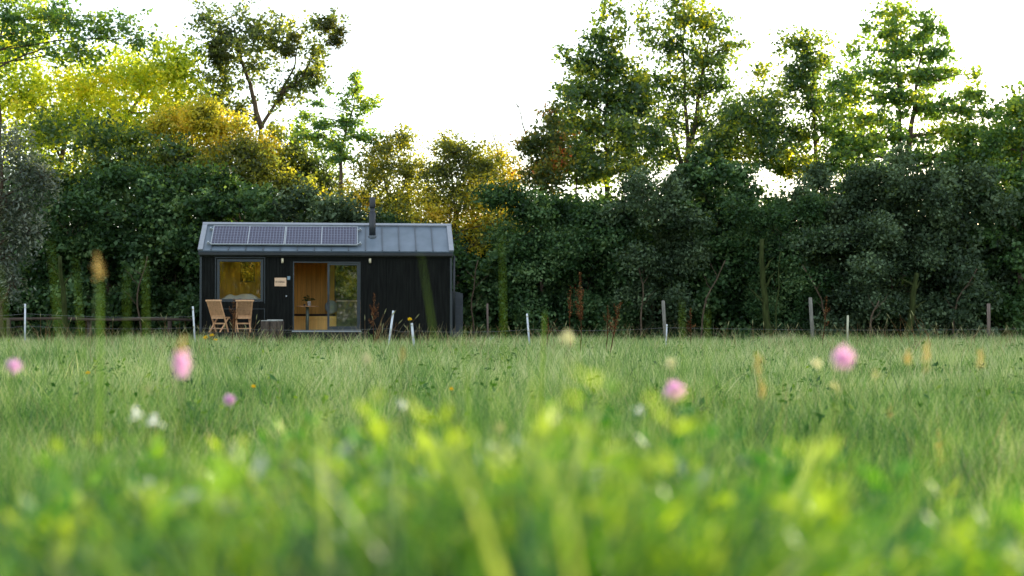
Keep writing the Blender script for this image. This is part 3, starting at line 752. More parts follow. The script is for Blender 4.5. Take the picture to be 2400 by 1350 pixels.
M['l_olive'] = leaf_mat('leaf_olive_grey', [(0, (0.045, 0.08, 0.035)), (0.55, (0.10, 0.14, 0.05)), (0.75, (0.27, 0.31, 0.05)), (1, (0.46, 0.45, 0.06))], 0.55, (1.45, 1.4, 0.5), 0.02, 0.45)

TG = 'trees behind the hedge'; HG = 'shrubs of the dark hedge'
# --- trees, left to right
make_plant('broadleaf_tree', 'large golden green tree filling the top left corner', 'tree', TG, 90,
  [(60,230,150,110,12),(200,210,140,100,10),(330,190,120,90,10),(410,170,70,80,6),(110,330,150,80,9),(280,300,150,80,9),(420,270,80,70,6),(20,110,80,60,4),(-60,200,90,140,6)],
  'l_gold', 53, leaf=(0.15,0.10), n_sprig=2300, per=14, sprig_r=0.38, trunk=[[(90,800),(110,500),(150,330),(200,200)],[(110,500),(260,330),(340,200)]], trunk_r=0.2)
make_plant('broadleaf_tree', 'airy branch tops with small green leaves above the golden tree, top left', 'tree', TG, 10,
  [(30,40,90,50,7),(140,45,90,40,6),(240,70,70,35,4),(330,90,40,20,1.5),(60,100,120,45,6),(180,120,80,30,3),(300,40,60,25,.8),(10,-20,120,50,6),(-80,60,90,100,5)],
  'l_fresh', 50, leaf=(0.14,0.10), n_sprig=620, per=12, sprig_r=0.28, trunk=[[(10,800),(0,400),(-20,150),(10,20)]], trunk_r=0.13, shell=0.6, limb_r=0.03, extra=[[(-15,160),(60,125),(150,98),(240,85),(330,105)]])
make_plant('mistletoe_tree', 'tall half bare tree with dark mistletoe balls left of centre', 'tree', TG, 610,
  [(520,90,75,75,9),(590,70,60,60,6),(520,180,65,70,7),(600,150,60,50,4),(470,40,40,50,2.5),(640,110,40,40,3),(690,90,40,40,2.5),(740,120,30,40,3),(745,60,40,25,2),(700,200,40,50,3.5),(735,170,35,40,3.5),(560,260,50,30,2.5),(660,230,50,40,2),(510,240,45,40,3),(780,40,40,20,1),(640,60,40,40,1.5)],
  'l_olive', 54, leaf=(0.13,0.10), n_sprig=900, per=13, sprig_r=0.27, trunk=[[(612,800),(612,420),(610,300),(655,220),(690,150),(700,80)],[(612,300),(590,220),(560,120),(540,30)],[(655,220),(700,190),(740,120)],[(600,290),(598,250),(580,200)]], trunk_r=0.115, limb_r=0.04, shell=0.6)
for i, (px, py, r, txt) in enumerate([(512,128,27,'upper left'),(500,108,18,'topmost left'),(675,118,20,'middle'),(765,55,21,'upper right'),(787,95,20,'outermost right'),(800,70,13,'smallest right'),(690,85,13,'small middle')]):
    o = make_plant('mistletoe_ball', 'round dark mistletoe clump, %s one in the half bare tree' % txt, 'mistletoe', 'mistletoe balls in the half bare tree', px,
      [(px,py,r,r*0.9,1)], 'l_mistle', 53.4, leaf=(0.09,0.05), n_sprig=int(r*r*0.22), per=12, sprig_r=0.12, twigs=False)
make_plant('young_tree', 'slender young tree with upswept layered branches behind the cabin roof', 'tree', TG, 797,
  [(835,210,14,30,2),(850,250,20,20,2),(880,240,10,14,.7),(820,290,30,20,3),(760,290,45,12,2.5),(720,270,25,10,1.2),(740,320,60,12,3),(700,300,30,12,1),(780,340,60,16,4),(850,320,45,14,3),(830,180,10,16,.7),(800,370,60,14,3),(740,240,20,12,.8),(770,215,12,16,.6),(810,240,16,24,1.5)],
  'l_fresh', 49, leaf=(0.12,0.08), n_sprig=520, per=10, sprig_r=0.2, trunk=[[(797,800),(797,430),(800,340),(822,270),(838,180)]], trunk_r=0.09, shell=0.8, limb_r=0.03)
make_plant('golden_shrub', 'bright golden orange shrub crown catching the sun left of the cabin roof', 'shrub', TG, 440,
  [(430,290,85,34,7),(520,300,70,38,6),(370,310,50,30,3),(600,350,60,40,4),(500,350,130,40,6),(480,260,40,30,3)],
  'l_orange', 50.5, leaf=(0.10,0.07), n_sprig=1500, per=14, sprig_r=0.24, trunk=[[(440,800),(440,500),(450,330)]], trunk_r=0.1)
make_plant('broadleaf_tree', 'olive green tree crown between the orange shrub and the slender young tree', 'tree', TG, 680,
  [(660,380,60,50,5),(720,400,60,50,5),(690,330,40,40,2),(760,430,60,40,4),(640,310,30,30,1)],
  'l_olive', 51.5, leaf=(0.12,0.08), n_sprig=700, per=13, sprig_r=0.26, trunk=[[(680,800),(680,500),(690,380)]], trunk_r=0.1)
make_plant('scrub_tree', 'yellowing scrubby tree with open twigs right above the chimney', 'tree', TG, 930,
  [(900,350,50,40,4),(940,330,30,28,2),(880,400,60,45,5),(950,400,55,45,5),(930,470,80,50,6),(860,470,50,50,4)],
  'l_brown', 49.5, leaf=(0.10,0.07), n_sprig=900, per=12, sprig_r=0.25, trunk=[[(930,800),(925,520),(900,420),(880,350)],[(925,520),(950,420),(970,330)]], trunk_r=0.08, shell=0.6)
make_plant('scrub_tree', 'yellowing scrubby tree with a horizontal dead branch in the middle gap', 'tree', TG, 1070,
  [(1050,345,40,30,3),(1090,370,60,40,5),(1030,400,50,40,4),(1130,400,50,45,5),(1080,450,80,60,7),(1010,470,60,50,5)],
  'l_brown', 49, leaf=(0.10,0.07), n_sprig=1000, per=12, sprig_r=0.25, trunk=[[(1070,800),(1065,520),(1060,420),(1050,350)],[(1065,520),(1100,430),(1120,370)]], trunk_r=0.08, shell=0.6,
  extra=[[(1060,380),(1010,350),(985,340)],[(1060,360),(1095,330),(1110,315)]])
make_plant('scrub_tree', 'golden backlit scrub with thin bare stems left of the red shrub', 'tree', TG, 1180,
  [(1170,370,40,40,3),(1200,430,50,60,5),(1150,460,60,60,5),(1120,520,90,50,6),(1190,510,60,60,5)],
  'l_orange', 50.5, leaf=(0.09,0.06), n_sprig=1000, per=10, sprig_r=0.25, trunk=[[(1180,800),(1178,520),(1165,350),(1140,270)],[(1178,560),(1182,420),(1172,320)]], trunk_r=0.06, shell=0.6,
  extra=[[(1250,360),(1228,300),(1215,250),(1232,222)],[(1215,250),(1205,235)]])
make_plant('autumn_shrub', 'small shrub turning red and orange at the left foot of the tall trees', 'shrub', TG, 1270,
  [(1250,340,40,35,4),(1290,380,50,40,5),(1270,420,60,40,5),(1290,270,25,35,1.2),(1310,330,30,40,2)],
  'l_red', 49, leaf=(0.11,0.08), n_sprig=620, per=13, sprig_r=0.24, trunk=[[(1270,800),(1270,500),(1275,380),(1290,260)]], trunk_r=0.07)
make_plant('broadleaf_tree', 'tall dark green tree, leftmost of the tall ones right of the sky gap', 'tree', TG, 1423,
  [(1420,90,50,40,3),(1375,150,50,40,4),(1440,150,60,50,5),(1360,220,60,40,5),(1440,230,70,50,6),(1340,290,55,40,4),(1420,300,80,45,6),(1380,360,90,40,5),(1470,340,50,40,3),(1440,30,35,40,1.6),(1330,130,25,20,.6),(1500,260,50,70,4),(1400,410,80,25,2.2),(1480,200,40,50,3)],
  'l_mid', 52, leaf=(0.15,0.11), n_sprig=1050, per=14, sprig_r=0.32, trunk=[[(1423,800),(1423,450),(1420,330),(1425,200),(1435,60)],[(1482,800),(1482,400),(1475,300),(1468,200)]], trunk_r=0.12, shell=0.6)
make_plant('broadleaf_tree', 'tallest many-stemmed tree with yellow tinged top reaching the upper edge', 'tree', TG, 1605,
  [(1600,40,60,50,4),(1660,60,50,50,4),(1570,110,60,45,4),(1650,140,60,45,4),(1600,-20,70,40,3),(1550,190,60,50,4),(1630,210,70,50,4),(1700,120,40,50,2),(1690,200,40,50,2.2),(1740,100,14,12,.4),(1560,280,50,50,3.5),(1650,290,60,50,3),(1700,290,50,50,2.4),(1560,360,45,40,3),(1670,370,70,40,3.4),(1620,-60,90,40,3),(1510,60,25,60,1.2)],
  'l_mid', 53, leaf=(0.14,0.10), n_sprig=1150, per=13, sprig_r=0.30, trunk=[[(1605,800),(1605,430),(1612,300),(1605,150),(1600,-20)],[(1605,430),(1628,300),(1650,160),(1670,30)],[(1605,430),(1585,330),(1560,220)]], trunk_r=0.13, shell=0.62)
make_plant('broadleaf_tree', 'medium tree with pale top and grey green side limbs right of the tallest tree', 'tree', TG, 1910,
  [(1880,100,60,28,3),(1900,150,60,40,4.5),(1870,200,50,40,3.5),(1910,240,50,50,3.5),(1790,240,50,40,3),(1800,310,70,50,4.5),(1740,270,50,50,2.5),(1880,320,50,40,3),(1900,390,60,40,3),(1830,390,60,30,2),(1945,300,30,50,1.6),(1790,170,25,25,.7)],
  'l_mid', 52, leaf=(0.14,0.10), n_sprig=900, per=13, sprig_r=0.30, trunk=[[(1905,800),(1908,450),(1912,300),(1905,180),(1890,90)],[(1908,420),(1850,330),(1800,250)]], trunk_r=0.11, shell=0.6)
make_plant('maple_tree', 'broad fresh green tree with layered horizontal limbs and yellow top at right', 'tree', TG, 2110,
  [(2110,30,60,30,2.6),(2080,80,70,30,3),(2170,70,50,40,2.8),(2120,120,90,24,4),(2200,120,30,40,2),(2060,170,80,22,3.4),(2170,180,80,22,3.4),(2230,165,30,14,.8),(2100,225,110,22,4.5),(2040,280,90,22,3.4),(2180,250,90,24,4),(2250,260,40,16,1.2),(2290,170,12,24,.6),(2280,225,30,26,1.6),(2100,320,120,26,4.5),(2240,310,70,24,3),(2020,350,70,30,2.8),(2160,370,120,26,4.5),(2280,370,50,30,2.4),(2000,120,24,20,.6),(1990,220,30,26,1.2)],
  'l_fresh', 50, leaf=(0.15,0.11), n_sprig=1250, per=13, sprig_r=0.27, trunk=[[(2110,800),(2112,450),(2110,330),(2108,200),(2105,40)],[(2112,430),(2135,320),(2150,200),(2170,80)]], trunk_r=0.13, shell=0.75, flat=0.4)
make_plant('maple_tree', 'fresh green tree cut off by the right edge of the photo', 'tree', TG, 2400,
  [(2390,260,40,36,3),(2420,330,70,50,5),(2370,310,30,20,1),(2340,400,60,50,4),(2410,430,70,50,5),(2320,340,30,30,1.6),(2480,300,60,80,4)],
  'l_fresh', 49, leaf=(0.14,0.10), n_sprig=650, per=13, sprig_r=0.28, trunk=[[(2400,800),(2400,450),(2400,260)]], trunk_r=0.1, shell=0.6)

# --- unseen trees added past the right edge to keep the sun off the meadow
k = 0
for (wx, wy) in ((21.5, 53), (25, 50), (27.5, 52), (30, 51), (33, 50), (36, 49), (42, 50), (48, 46), (54, 42), (58, 36)):
    D_ = wy; px_ = 1200 + wx/D_*F; hpx = 10.0/D_*F; k += 1
    make_plant('broadleaf_tree', 'dense unseen tree added beyond the right edge to shade the meadow', 'tree', 'added shade trees past the right edge', px_,
      [(px_, HOR-hpx*0.8, 170, 150, 3), (px_-60, HOR-hpx*0.45, 220, 190, 5), (px_+60, HOR-hpx*0.15, 230, 190, 4)], 'l_mid', D_, leaf=(0.26, 0.19), n_sprig=1100, per=11, sprig_r=0.5,
      trunk=[[(px_, 800), (px_, HOR-hpx*0.8)]], trunk_r=0.2, twigs=False)
# --- sunlit trees behind the viewer: they are what the cabin windows mirror
k = 0
for (wx, wy, hh_) in ((-19, -34, 11), (-12, -31, 12), (-6, -33, 10), (1, -31, 12.5), (9, -34, 11)):
    k += 1
    r_ = empty('broadleaf_tree', (wx, wy, 0), 0, 'sunlit tree across the meadow behind the viewer, mirrored in the cabin glass', 'tree', 'trees mirrored in the cabin windows')
    n = 2300; d = rand_dirs(n); rr = rng.random(n)**0.45
    P0 = np.array([0, 0, hh_*0.52]) + d*rr[:, None]*np.array([4.2, 3.0, hh_*0.52]); P0[:, 2] = np.maximum(P0[:, 2], 0.1)
    idx = np.repeat(np.arange(n), 9); m = len(idx); P = P0[idx] + rng.normal(size=(m, 3))*0.28
    T = rand_dirs(m); S = unit(np.cross(T, rng.normal(size=(m, 3)))); v, f = leaf_quads(P, T, S, np.full(m, 0.26), np.full(m, 0.18))
    np_mesh('crown', v, f, 4, M[('l_gold', 'l_brown', 'l_orange', 'l_mid', 'l_gold')[k-1]], rng.random(m), parent=r_)
    mb = MB(); mb.tube([(0, 0, 0), (0.1, 0, hh_*0.4), (0, 0, hh_*0.8)], [0.22, 0.16, 0.05], 8); mb.build('trunk', M['bark'], r_)

# fillers between the tall trees
make_plant('broadleaf_tree', 'mid green tree crown below the big golden one at left, dark beneath', 'tree', TG, 250,
  [(220,330,80,50,4),(300,330,70,40,3),(120,300,60,40,2),(330,390,90,45,5),(240,400,80,45,4),(90,400,60,50,3),(400,360,70,40,3)],
  'l_mid', 49.5, leaf=(0.13,0.09), n_sprig=850, per=13, sprig_r=0.27, trunk=[[(250,800),(250,500),(260,380)]], trunk_r=0.1)
make_plant('scrub_tree', 'brownish green scrub with golden edge right below the orange shrub', 'tree', TG, 500,
  [(400,380,80,40,4),(500,390,90,40,5),(600,400,80,40,5),(680,440,70,35,4),(560,350,60,25,2)],
  'l_brown', 49.6, leaf=(0.11,0.08), n_sprig=850, per=13, sprig_r=0.25, trunk=[[(500,800),(500,500),(510,400)]], trunk_r=0.09)
make_plant('scrub_tree', 'low golden scrub glowing between the chimney and the dark right hedge', 'tree', TG, 1040,
  [(820,470,70,40,4),(920,500,80,40,4),(1020,500,80,45,5),(1110,470,70,60,6),(1170,520,60,70,5),(1120,570,60,40,2)],
  'l_orange', 48.6, leaf=(0.10,0.07), n_sprig=700, per=12, sprig_r=0.28, trunk=[[(1040,800),(1040,560),(1060,480)]], trunk_r=0.08, limb_r=0.025)
make_plant('broadleaf_tree', 'airy dark green tree filling in low behind the first tall trees', 'tree', TG, 1360,
  [(1330,360,60,50,4),(1300,300,30,40,1.5),(1390,400,80,35,4),(1490,380,60,45,4),(1540,320,45,60,3),(1460,300,50,50,2.5),(1330,230,30,50,1)],
  'l_mid', 50, leaf=(0.13,0.09), n_sprig=620, per=12, sprig_r=0.3, trunk=[[(1360,800),(1355,500),(1345,350)]], trunk_r=0.08)
make_plant('broadleaf_tree', 'grey green tree filling the notch right of the tallest stems', 'tree', TG, 1720,
  [(1700,330,60,50,4),(1760,350,70,45,4),(1730,270,50,40,2.5),(1660,360,60,40,3),(1830,360,70,40,3.5),(1780,290,50,40,2.5),(1820,250,40,40,1.5)],
  'l_mid', 50.5, leaf=(0.13,0.09), n_sprig=650, per=12, sprig_r=0.3, trunk=[[(1720,800),(1722,500),(1730,330)]], trunk_r=0.08)
make_plant('broadleaf_tree', 'feathery green tree between the pale topped tree and the layered maple', 'tree', TG, 1985,
  [(1970,250,45,50,2.5),(1985,330,60,50,4),(2000,180,35,40,1.4),(1950,390,60,40,3),(2040,400,70,35,3),(1960,200,30,30,1)],
  'l_fresh', 51, leaf=(0.13,0.09), n_sprig=560, per=12, sprig_r=0.3, trunk=[[(1985,800),(1985,480),(1980,280)]], trunk_r=0.08)
make_plant('broadleaf_tree', 'light green tree low between the layered maple and the right edge', 'tree', TG, 2300,
  [(2260,350,70,50,4),(2330,320,60,50,4),(2300,400,80,40,4),(2220,400,70,35,3),(2370,370,50,50,3),(2310,260,40,30,1.2)],
  'l_fresh', 50.5, leaf=(0.13,0.09), n_sprig=650, per=12, sprig_r=0.3, trunk=[[(2300,800),(2300,480),(2305,320)]], trunk_r=0.08)

# --- hedge shrubs (front row)
make_plant('willow_tree', 'pale grey leaved drooping willow at the left edge', 'tree', None, 20,
  [(20,330,70,60,3),(60,400,60,60,4),(20,480,90,70,5),(60,540,50,60,3),(10,600,60,60,3),(-60,450,70,200,5),(100,420,40,40,1.4),(30,660,40,30,1)],
  'l_willow', 39, leaf=(0.13,0.045), n_sprig=620, per=16, sprig_r=0.22, trunk=[[(0,800),(-10,500),(10,350)]], droop=0.55, trunk_r=0.12, shell=0.6)
def shrub(px, py_top, rx, mat, label, D, n=1500, leaf=(0.12, 0.08), base=800, per=14, sprig=0.28):
    q_ = random.uniform(0.85, 1.35); leaf = (leaf[0]*q_, leaf[1]*q_*random.uniform(0.75, 1.1)); n = int(n/q_**1.4); sprig *= random.uniform(0.8, 1.35)
    bl = []; h = base-py_top; rows = max(4, int(h/62)); n = int(n*1.05)
    for r_ in range(rows):
        q = r_/(rows-1); y = py_top + 35 + (h-55)*q
        ww = rx*(0.62 + 0.5*math.sin(math.pi*min(1, (q*0.8+0.25))))
        for c_ in range(4):
            bl.append((px + (c_-1.5)*ww*0.42 + random.uniform(-28, 28), y + random.uniform(-26, 26), ww*random.uniform(0.22, 0.52), random.uniform(18, 44),
                       random.uniform(0.7, 1.3), random.uniform(-1.3, 0.8)))
    return make_plant('hedge_shrub', label, 'shrub', HG, px, bl, mat, D, leaf=leaf, n_sprig=n, per=per, sprig_r=sprig,
      trunk=[[(px, 805, 0.8), (px-10, base-h*0.35, 0.6), (px+8, base-h*0.7, 0.3)]], trunk_r=0.05, limb_r=0.02, depth=1.2, shell=0.42, up=random.uniform(0.3, 0.9))
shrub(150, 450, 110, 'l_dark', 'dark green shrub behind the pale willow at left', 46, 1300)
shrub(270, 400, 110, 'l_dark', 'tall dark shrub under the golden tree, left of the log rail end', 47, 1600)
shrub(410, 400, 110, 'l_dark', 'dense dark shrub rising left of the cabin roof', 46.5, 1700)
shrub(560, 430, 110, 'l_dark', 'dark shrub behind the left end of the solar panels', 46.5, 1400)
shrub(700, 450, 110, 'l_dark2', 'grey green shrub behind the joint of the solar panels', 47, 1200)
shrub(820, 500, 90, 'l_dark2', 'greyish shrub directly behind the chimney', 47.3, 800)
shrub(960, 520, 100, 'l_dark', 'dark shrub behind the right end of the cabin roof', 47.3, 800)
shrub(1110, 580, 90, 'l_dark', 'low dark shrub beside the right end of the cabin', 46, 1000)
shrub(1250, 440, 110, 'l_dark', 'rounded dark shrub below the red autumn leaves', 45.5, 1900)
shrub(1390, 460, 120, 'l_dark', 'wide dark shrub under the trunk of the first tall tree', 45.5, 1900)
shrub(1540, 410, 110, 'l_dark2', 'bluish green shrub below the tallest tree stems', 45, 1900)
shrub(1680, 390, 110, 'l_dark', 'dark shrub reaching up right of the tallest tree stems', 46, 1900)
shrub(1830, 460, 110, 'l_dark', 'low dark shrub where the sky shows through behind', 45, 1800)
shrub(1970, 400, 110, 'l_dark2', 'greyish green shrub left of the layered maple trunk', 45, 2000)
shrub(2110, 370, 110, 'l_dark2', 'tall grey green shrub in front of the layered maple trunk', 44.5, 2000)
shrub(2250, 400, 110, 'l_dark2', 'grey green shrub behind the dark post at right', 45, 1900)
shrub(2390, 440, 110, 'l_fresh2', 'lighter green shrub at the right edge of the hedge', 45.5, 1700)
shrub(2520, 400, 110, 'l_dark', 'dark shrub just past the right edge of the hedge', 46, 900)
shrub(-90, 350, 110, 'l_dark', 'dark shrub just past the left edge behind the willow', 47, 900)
# deeper wood that closes the hedge from behind
def backwood():
    n = 26000
    xs = rng.uniform(-24, 24, n); ys = rng.uniform(49.5, 53, n)
    px = 1200 + xs/ys*F
    top = np.interp(px, [-200, 0, 250, 450, 700, 850, 1000, 1180, 1300, 1500, 1650, 1850, 2000, 2400, 2600], [440, 420, 400, 390, 460, 520, 540, 560, 480, 470, 430, 490, 430, 440, 440])
    zt = CH + (HOR-top)/F*ys + rng.normal(size=n)*0.25
    P0 = np.stack([xs, ys, rng.uniform(0, 1, n)**0.8*zt], 1)
    idx = np.repeat(np.arange(n), 7); m = len(idx)
    P = P0[idx] + rng.normal(size=(m, 3))*0.22; P[:, 2] = np.maximum(P[:, 2], 0.02)
    nrm = unit(rng.normal(size=(m, 3)) + np.array([0, -0.3, 0.6])); T = unit(np.cross(nrm, rng.normal(size=(m, 3)))); S = np.cross(nrm, T)
    v, f = leaf_quads(P, T, S, np.full(m, 0.19), np.full(m, 0.13))
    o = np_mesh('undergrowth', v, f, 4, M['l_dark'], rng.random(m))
    tag(o, 'dark tangled undergrowth deep behind the hedge', 'undergrowth', kind='stuff')
backwood()
def low_fill():  # dark leaf layer added low down to stop sky light leaking through
    n = 15000
    xs = rng.uniform(-26, 26, n); ys = rng.uniform(50, 56, n)
    P0 = np.stack([xs, ys, rng.uniform(0, 1, n)**1.1*3.9], 1); idx = np.repeat(np.arange(n), 6); m = len(idx)
    P = P0[idx] + rng.normal(size=(m, 3))*0.25; P[:, 2] = np.maximum(P[:, 2], 0.02)
    nrm = rand_dirs(m); T = unit(np.cross(nrm, rng.normal(size=(m, 3)))); S = np.cross(nrm, T)
    v, f = leaf_quads(P, T, S, np.full(m, 0.34), np.full(m, 0.25))
    tag(np_mesh('leaf_fill', v, f, 4, M['l_dark'], rng.random(m)*0.4), 'dense dark low leaves added behind the hedge to block sky light', 'leaf_fill', kind='stuff')
low_fill()

# bare saplings and mossy trunks under the hedge
def sapling(pts, D, r, label, mat='bark_moss'):
    P = [at(x, y, D) for x, y in pts]; b = Vector((P[0].x, D, 0))
    t = empty('tree_trunk', b, 0, label, 'tree trunk', 'bare stems under the hedge')
    mb = MB(); fine = []
    for a, c in zip(P[:-1], P[1:]): fine += curve_pts(a-b, c-b, 4, 0.03)[:-1]
    fine.append(P[-1]-b); m_ = len(fine)-1
    mb.tube(fine, [r*(1-0.5*i/m_) for i in range(m_+1)], 9); mb.build('trunk', M[mat], t)
    for k in range(3):
        mb = MB(); i = int(m_*(0.45+0.18*k)); s = random.choice((-1, 1))
        mb.tube(curve_pts(fine[i], fine[i]+Vector((s*random.uniform(.2, .5), 0, random.uniform(.2, .6))), 3, 0.1), [r*.4, r*.3, r*.2, r*.06], 5)
        mb.build('branch', M[mat], t)
sapling([(1805,810),(1795,740),(1788,660),(1786,560)], 43.6, 0.13, 'thick mossy trunk in front of the hedge left of the tallest grey post')
sapling([(2120,805),(2135,740),(2142,680),(2150,640)], 43.4, 0.13, 'dim leaning mossy trunk between the pale stake and dark post')
sapling([(2035,805),(2043,740),(2060,705)], 42.5, 0.035, 'thin curved grey sapling right of the pale stake', 'bark')
sapling([(1815,800),(1822,700),(1830,590)], 43.0, 0.025, 'very thin upright stem just right of the thick mossy trunk')
sapling([(160,805),(150,700),(140,600)], 42.5, 0.10, 'shaded mossy trunk beneath the pale willow')

for (pts, lab) in (([(1640,800),(1655,700),(1700,610)], 'thin arching stem in the dark under the shrub right of the grey post'),
                   ([(1950,800),(1925,700),(1880,620)], 'thin stem leaning left behind the tallest grey post'),
                   ([(1500,800),(1508,690),(1495,600)], 'slim upright stem in the dark left of the grey wooden post'),
                   ([(2230,800),(2245,700),(2290,630)], 'thin stem leaning right left of the dark post'),
                   ([(1110,800),(1105,700),(1120,610)], 'slim stem in the shrub beside the storage box'),
                   ([(330,800),(322,690),(345,600)], 'slim shaded stem behind the middle of the log rail')):
    sapling(pts, 43.8, 0.03, lab, 'bark')
# ------------------------------------------------------------------ meadow grass
def grass_field(name, x, y, h, wdt, mat, segs, lean=0.35, curl=0.5, label=None, minz=0.0):
    n = len(x); z0 = ground_z_np(x, y)
    az = rng.uniform(0, 2*np.pi, n); fd = np.stack([np.cos(az), np.sin(az), np.zeros(n)], 1)
    face = rng.uniform(0, np.pi, n); sd_ = np.stack([np.cos(face), np.sin(face)*0.6, np.zeros(n)], 1)
    ln = np.abs(rng.normal(size=n))*lean; cu = rng.uniform(0.2, 1.0, n)*curl
    rings = []
    for k in range(segs+1):
        q = k/segs
        off = fd*((ln*q + cu*q*q)*h)[:, None]
        c = np.stack([x, y, z0 + h*q*(1-0.30*cu*q)], 1) + off
        ww = wdt*(1-q)**0.7*0.5 if k < segs else wdt*0.03
        rings.append((c - sd_*np.asarray(ww)[:, None], c + sd_*np.asarray(ww)[:, None]))
    V = np.stack([r for pr in rings for r in pr], 1)       # n, 2(segs+1), 3
    nv = 2*(segs+1); base = np.arange(n)[:, None]*nv
    fs = []
    for k in range(segs): fs.append(base + np.array([[2*k, 2*k+1, 2*k+3, 2*k+2]]))
    Fq = np.stack(fs, 1).reshape(-1)
    rnd = np.repeat(np.clip(rng.random(n), 0, 1), segs)
    o = np_mesh(name, V.reshape(-1, 3), Fq, 4, mat, rnd)
    tag(o, label, 'grass', kind='stuff'); return o
def scatter(n, y0, y1, power=1.0, half=0.42):
    """random points in the wedge the camera looks along, density falling with distance"""
    q = rng.random(n); y = (y0**(2-power) + q*(y1**(2-power) - y0**(2-power)))**(1/(2-power)) if power != 2 else y0*(y1/y0)**q
    x = rng.uniform(-half, half, n)*(y+0.8); return x, y
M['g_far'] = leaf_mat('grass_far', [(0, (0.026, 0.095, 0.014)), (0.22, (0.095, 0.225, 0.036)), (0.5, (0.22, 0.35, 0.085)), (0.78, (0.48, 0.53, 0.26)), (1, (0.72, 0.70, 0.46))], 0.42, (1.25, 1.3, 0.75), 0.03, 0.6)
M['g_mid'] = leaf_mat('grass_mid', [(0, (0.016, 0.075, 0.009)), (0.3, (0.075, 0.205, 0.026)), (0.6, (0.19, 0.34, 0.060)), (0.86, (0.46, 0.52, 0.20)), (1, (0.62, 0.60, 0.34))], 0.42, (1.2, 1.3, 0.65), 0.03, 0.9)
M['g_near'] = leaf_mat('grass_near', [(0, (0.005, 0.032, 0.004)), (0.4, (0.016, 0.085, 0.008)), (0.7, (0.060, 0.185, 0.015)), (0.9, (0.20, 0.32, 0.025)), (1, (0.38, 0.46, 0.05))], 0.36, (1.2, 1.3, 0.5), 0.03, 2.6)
M['herb'] = leaf_mat('herb_leaf', [(0, (0.010, 0.055, 0.007)), (0.5, (0.035, 0.12, 0.010)), (0.85, (0.14, 0.26, 0.018)), (1, (0.26, 0.36, 0.025))], 0.40, (1.2, 1.3, 0.5), 0.03, 2.8)
M['silver'] = leaf_mat('silvery_leaf', [(0, (0.10, 0.16, 0.10)), (1, (0.26, 0.32, 0.26))], 0.3, (1.1, 1.1, 1), 0.04, 2)
M['g_straw'] = leaf_mat('straw_blade', [(0, (0.24, 0.17, 0.08)), (0.5, (0.42, 0.33, 0.18)), (1, (0.55, 0.50, 0.30))], 0.35, (1.2, 1.1, 0.7), 0.02, 1)

def clumpy(x, y, thr, cell=0.28, seed=3):
    """keep the points that fall in tufts, so that dark hollows stay open between them"""
    r = np.random.default_rng(seed); G = r.random((64, 64))
    u = (x/cell) % 64; v_ = (y/cell) % 64; i0 = u.astype(int); j0 = v_.astype(int); fu = u-i0; fv = v_-j0
    fu = fu*fu*(3-2*fu); fv = fv*fv*(3-2*fv)
    g = (G[i0 % 64, j0 % 64]*(1-fu)*(1-fv) + G[(i0+1) % 64, j0 % 64]*fu*(1-fv) + G[i0 % 64, (j0+1) % 64]*(1-fu)*fv + G[(i0+1) % 64, (j0+1) % 64]*fu*fv)
    return g
x, y = scatter(270000, 14, 43.5, 1.0); keep = ~((y > 38.6) & (x > -9.6) & (x < -1.0)); x, y = x[keep], y[keep]
g = 0.55*clumpy(x, y, 0, 0.55, 21) + 0.45*clumpy(x, y, 0, 1.9, 22)
keep = rng.random(len(x)) < 0.25 + 1.3*g; x, y, g = x[keep], y[keep], g[keep]
h = rng.uniform(0.45, 1.0, len(x))*(0.14 + 0.42*g)*np.interp(y, [14, 26, 34, 37, 38.5, 40], [1.15, 1.1, 1.0, 1.15, 1.25, 0.8])
grass_field('meadow_grass', x, y, h, 0.004 + 0.00026*y, M['g_far'], 2, 0.16, 0.35, 'fine pale green meadow grass stretching to the cabin and hedge')
x, y = scatter(95000, 5.0, 15, 1.1); g = 0.5*clumpy(x, y, 0, 0.35, 23) + 0.5*clumpy(x, y, 0, 1.1, 24)
keep = rng.random(len(x)) < 0.25 + 1.3*g; x, y, g = x[keep], y[keep], g[keep]
h = rng.uniform(0.5, 1.0, len(x))*(0.16 + 0.42*g)
grass_field('meadow_grass', x, y, h, rng.uniform(0.004, 0.0085, len(x)), M['g_mid'], 3, 0.2, 0.45, 'middle band of thicker green meadow grass')
x, y = scatter(3600, 20, 40, 1.0); keep = ~((y > 38.4) & (x > -9.6) & (x < -1.0)); x, y = x[keep], y[keep]
grass_field('tall_grass', x, y, rng.uniform(0.32, 0.70, len(x)), np.full(len(x), 0.011), M['g_far'], 3, 0.35, 0.7, 'sparse taller grass rising above the far meadow')
x, y = scatter(2200, 22, 39, 1.0)
grass_field('dry_grass_stalks', x, y, rng.uniform(0.35, 0.85, len(x)), np.full(len(x), 0.008), M['g_straw'], 3, 0.35, 0.5, 'sparse dry straw stalks across the far meadow')
x, y = scatter(2600, 6, 24, 1.0)
grass_field('dry_grass_stalks', x, y, rng.uniform(0.25, 0.50, len(x)), np.full(len(x), 0.0055), M['g_straw'], 3, 0.3, 0.5, 'straw stalks mixed into the middle of the meadow')
x, y = scatter(5200, 12, 38, 1.0); g = clumpy(x, y, 0, 0.9, 41); keep = (g > 0.60) & ~((y > 38.0) & (x > -9.6) & (x < -1.0)); x, y, g = x[keep], y[keep], g[keep]
grass_field('coarse_tufts', x, y, rng.uniform(0.35, 0.62, len(x)), np.full(len(x), 0.013), M['g_mid'], 3, 0.30, 0.7, 'coarse darker tufts standing out of the meadow')
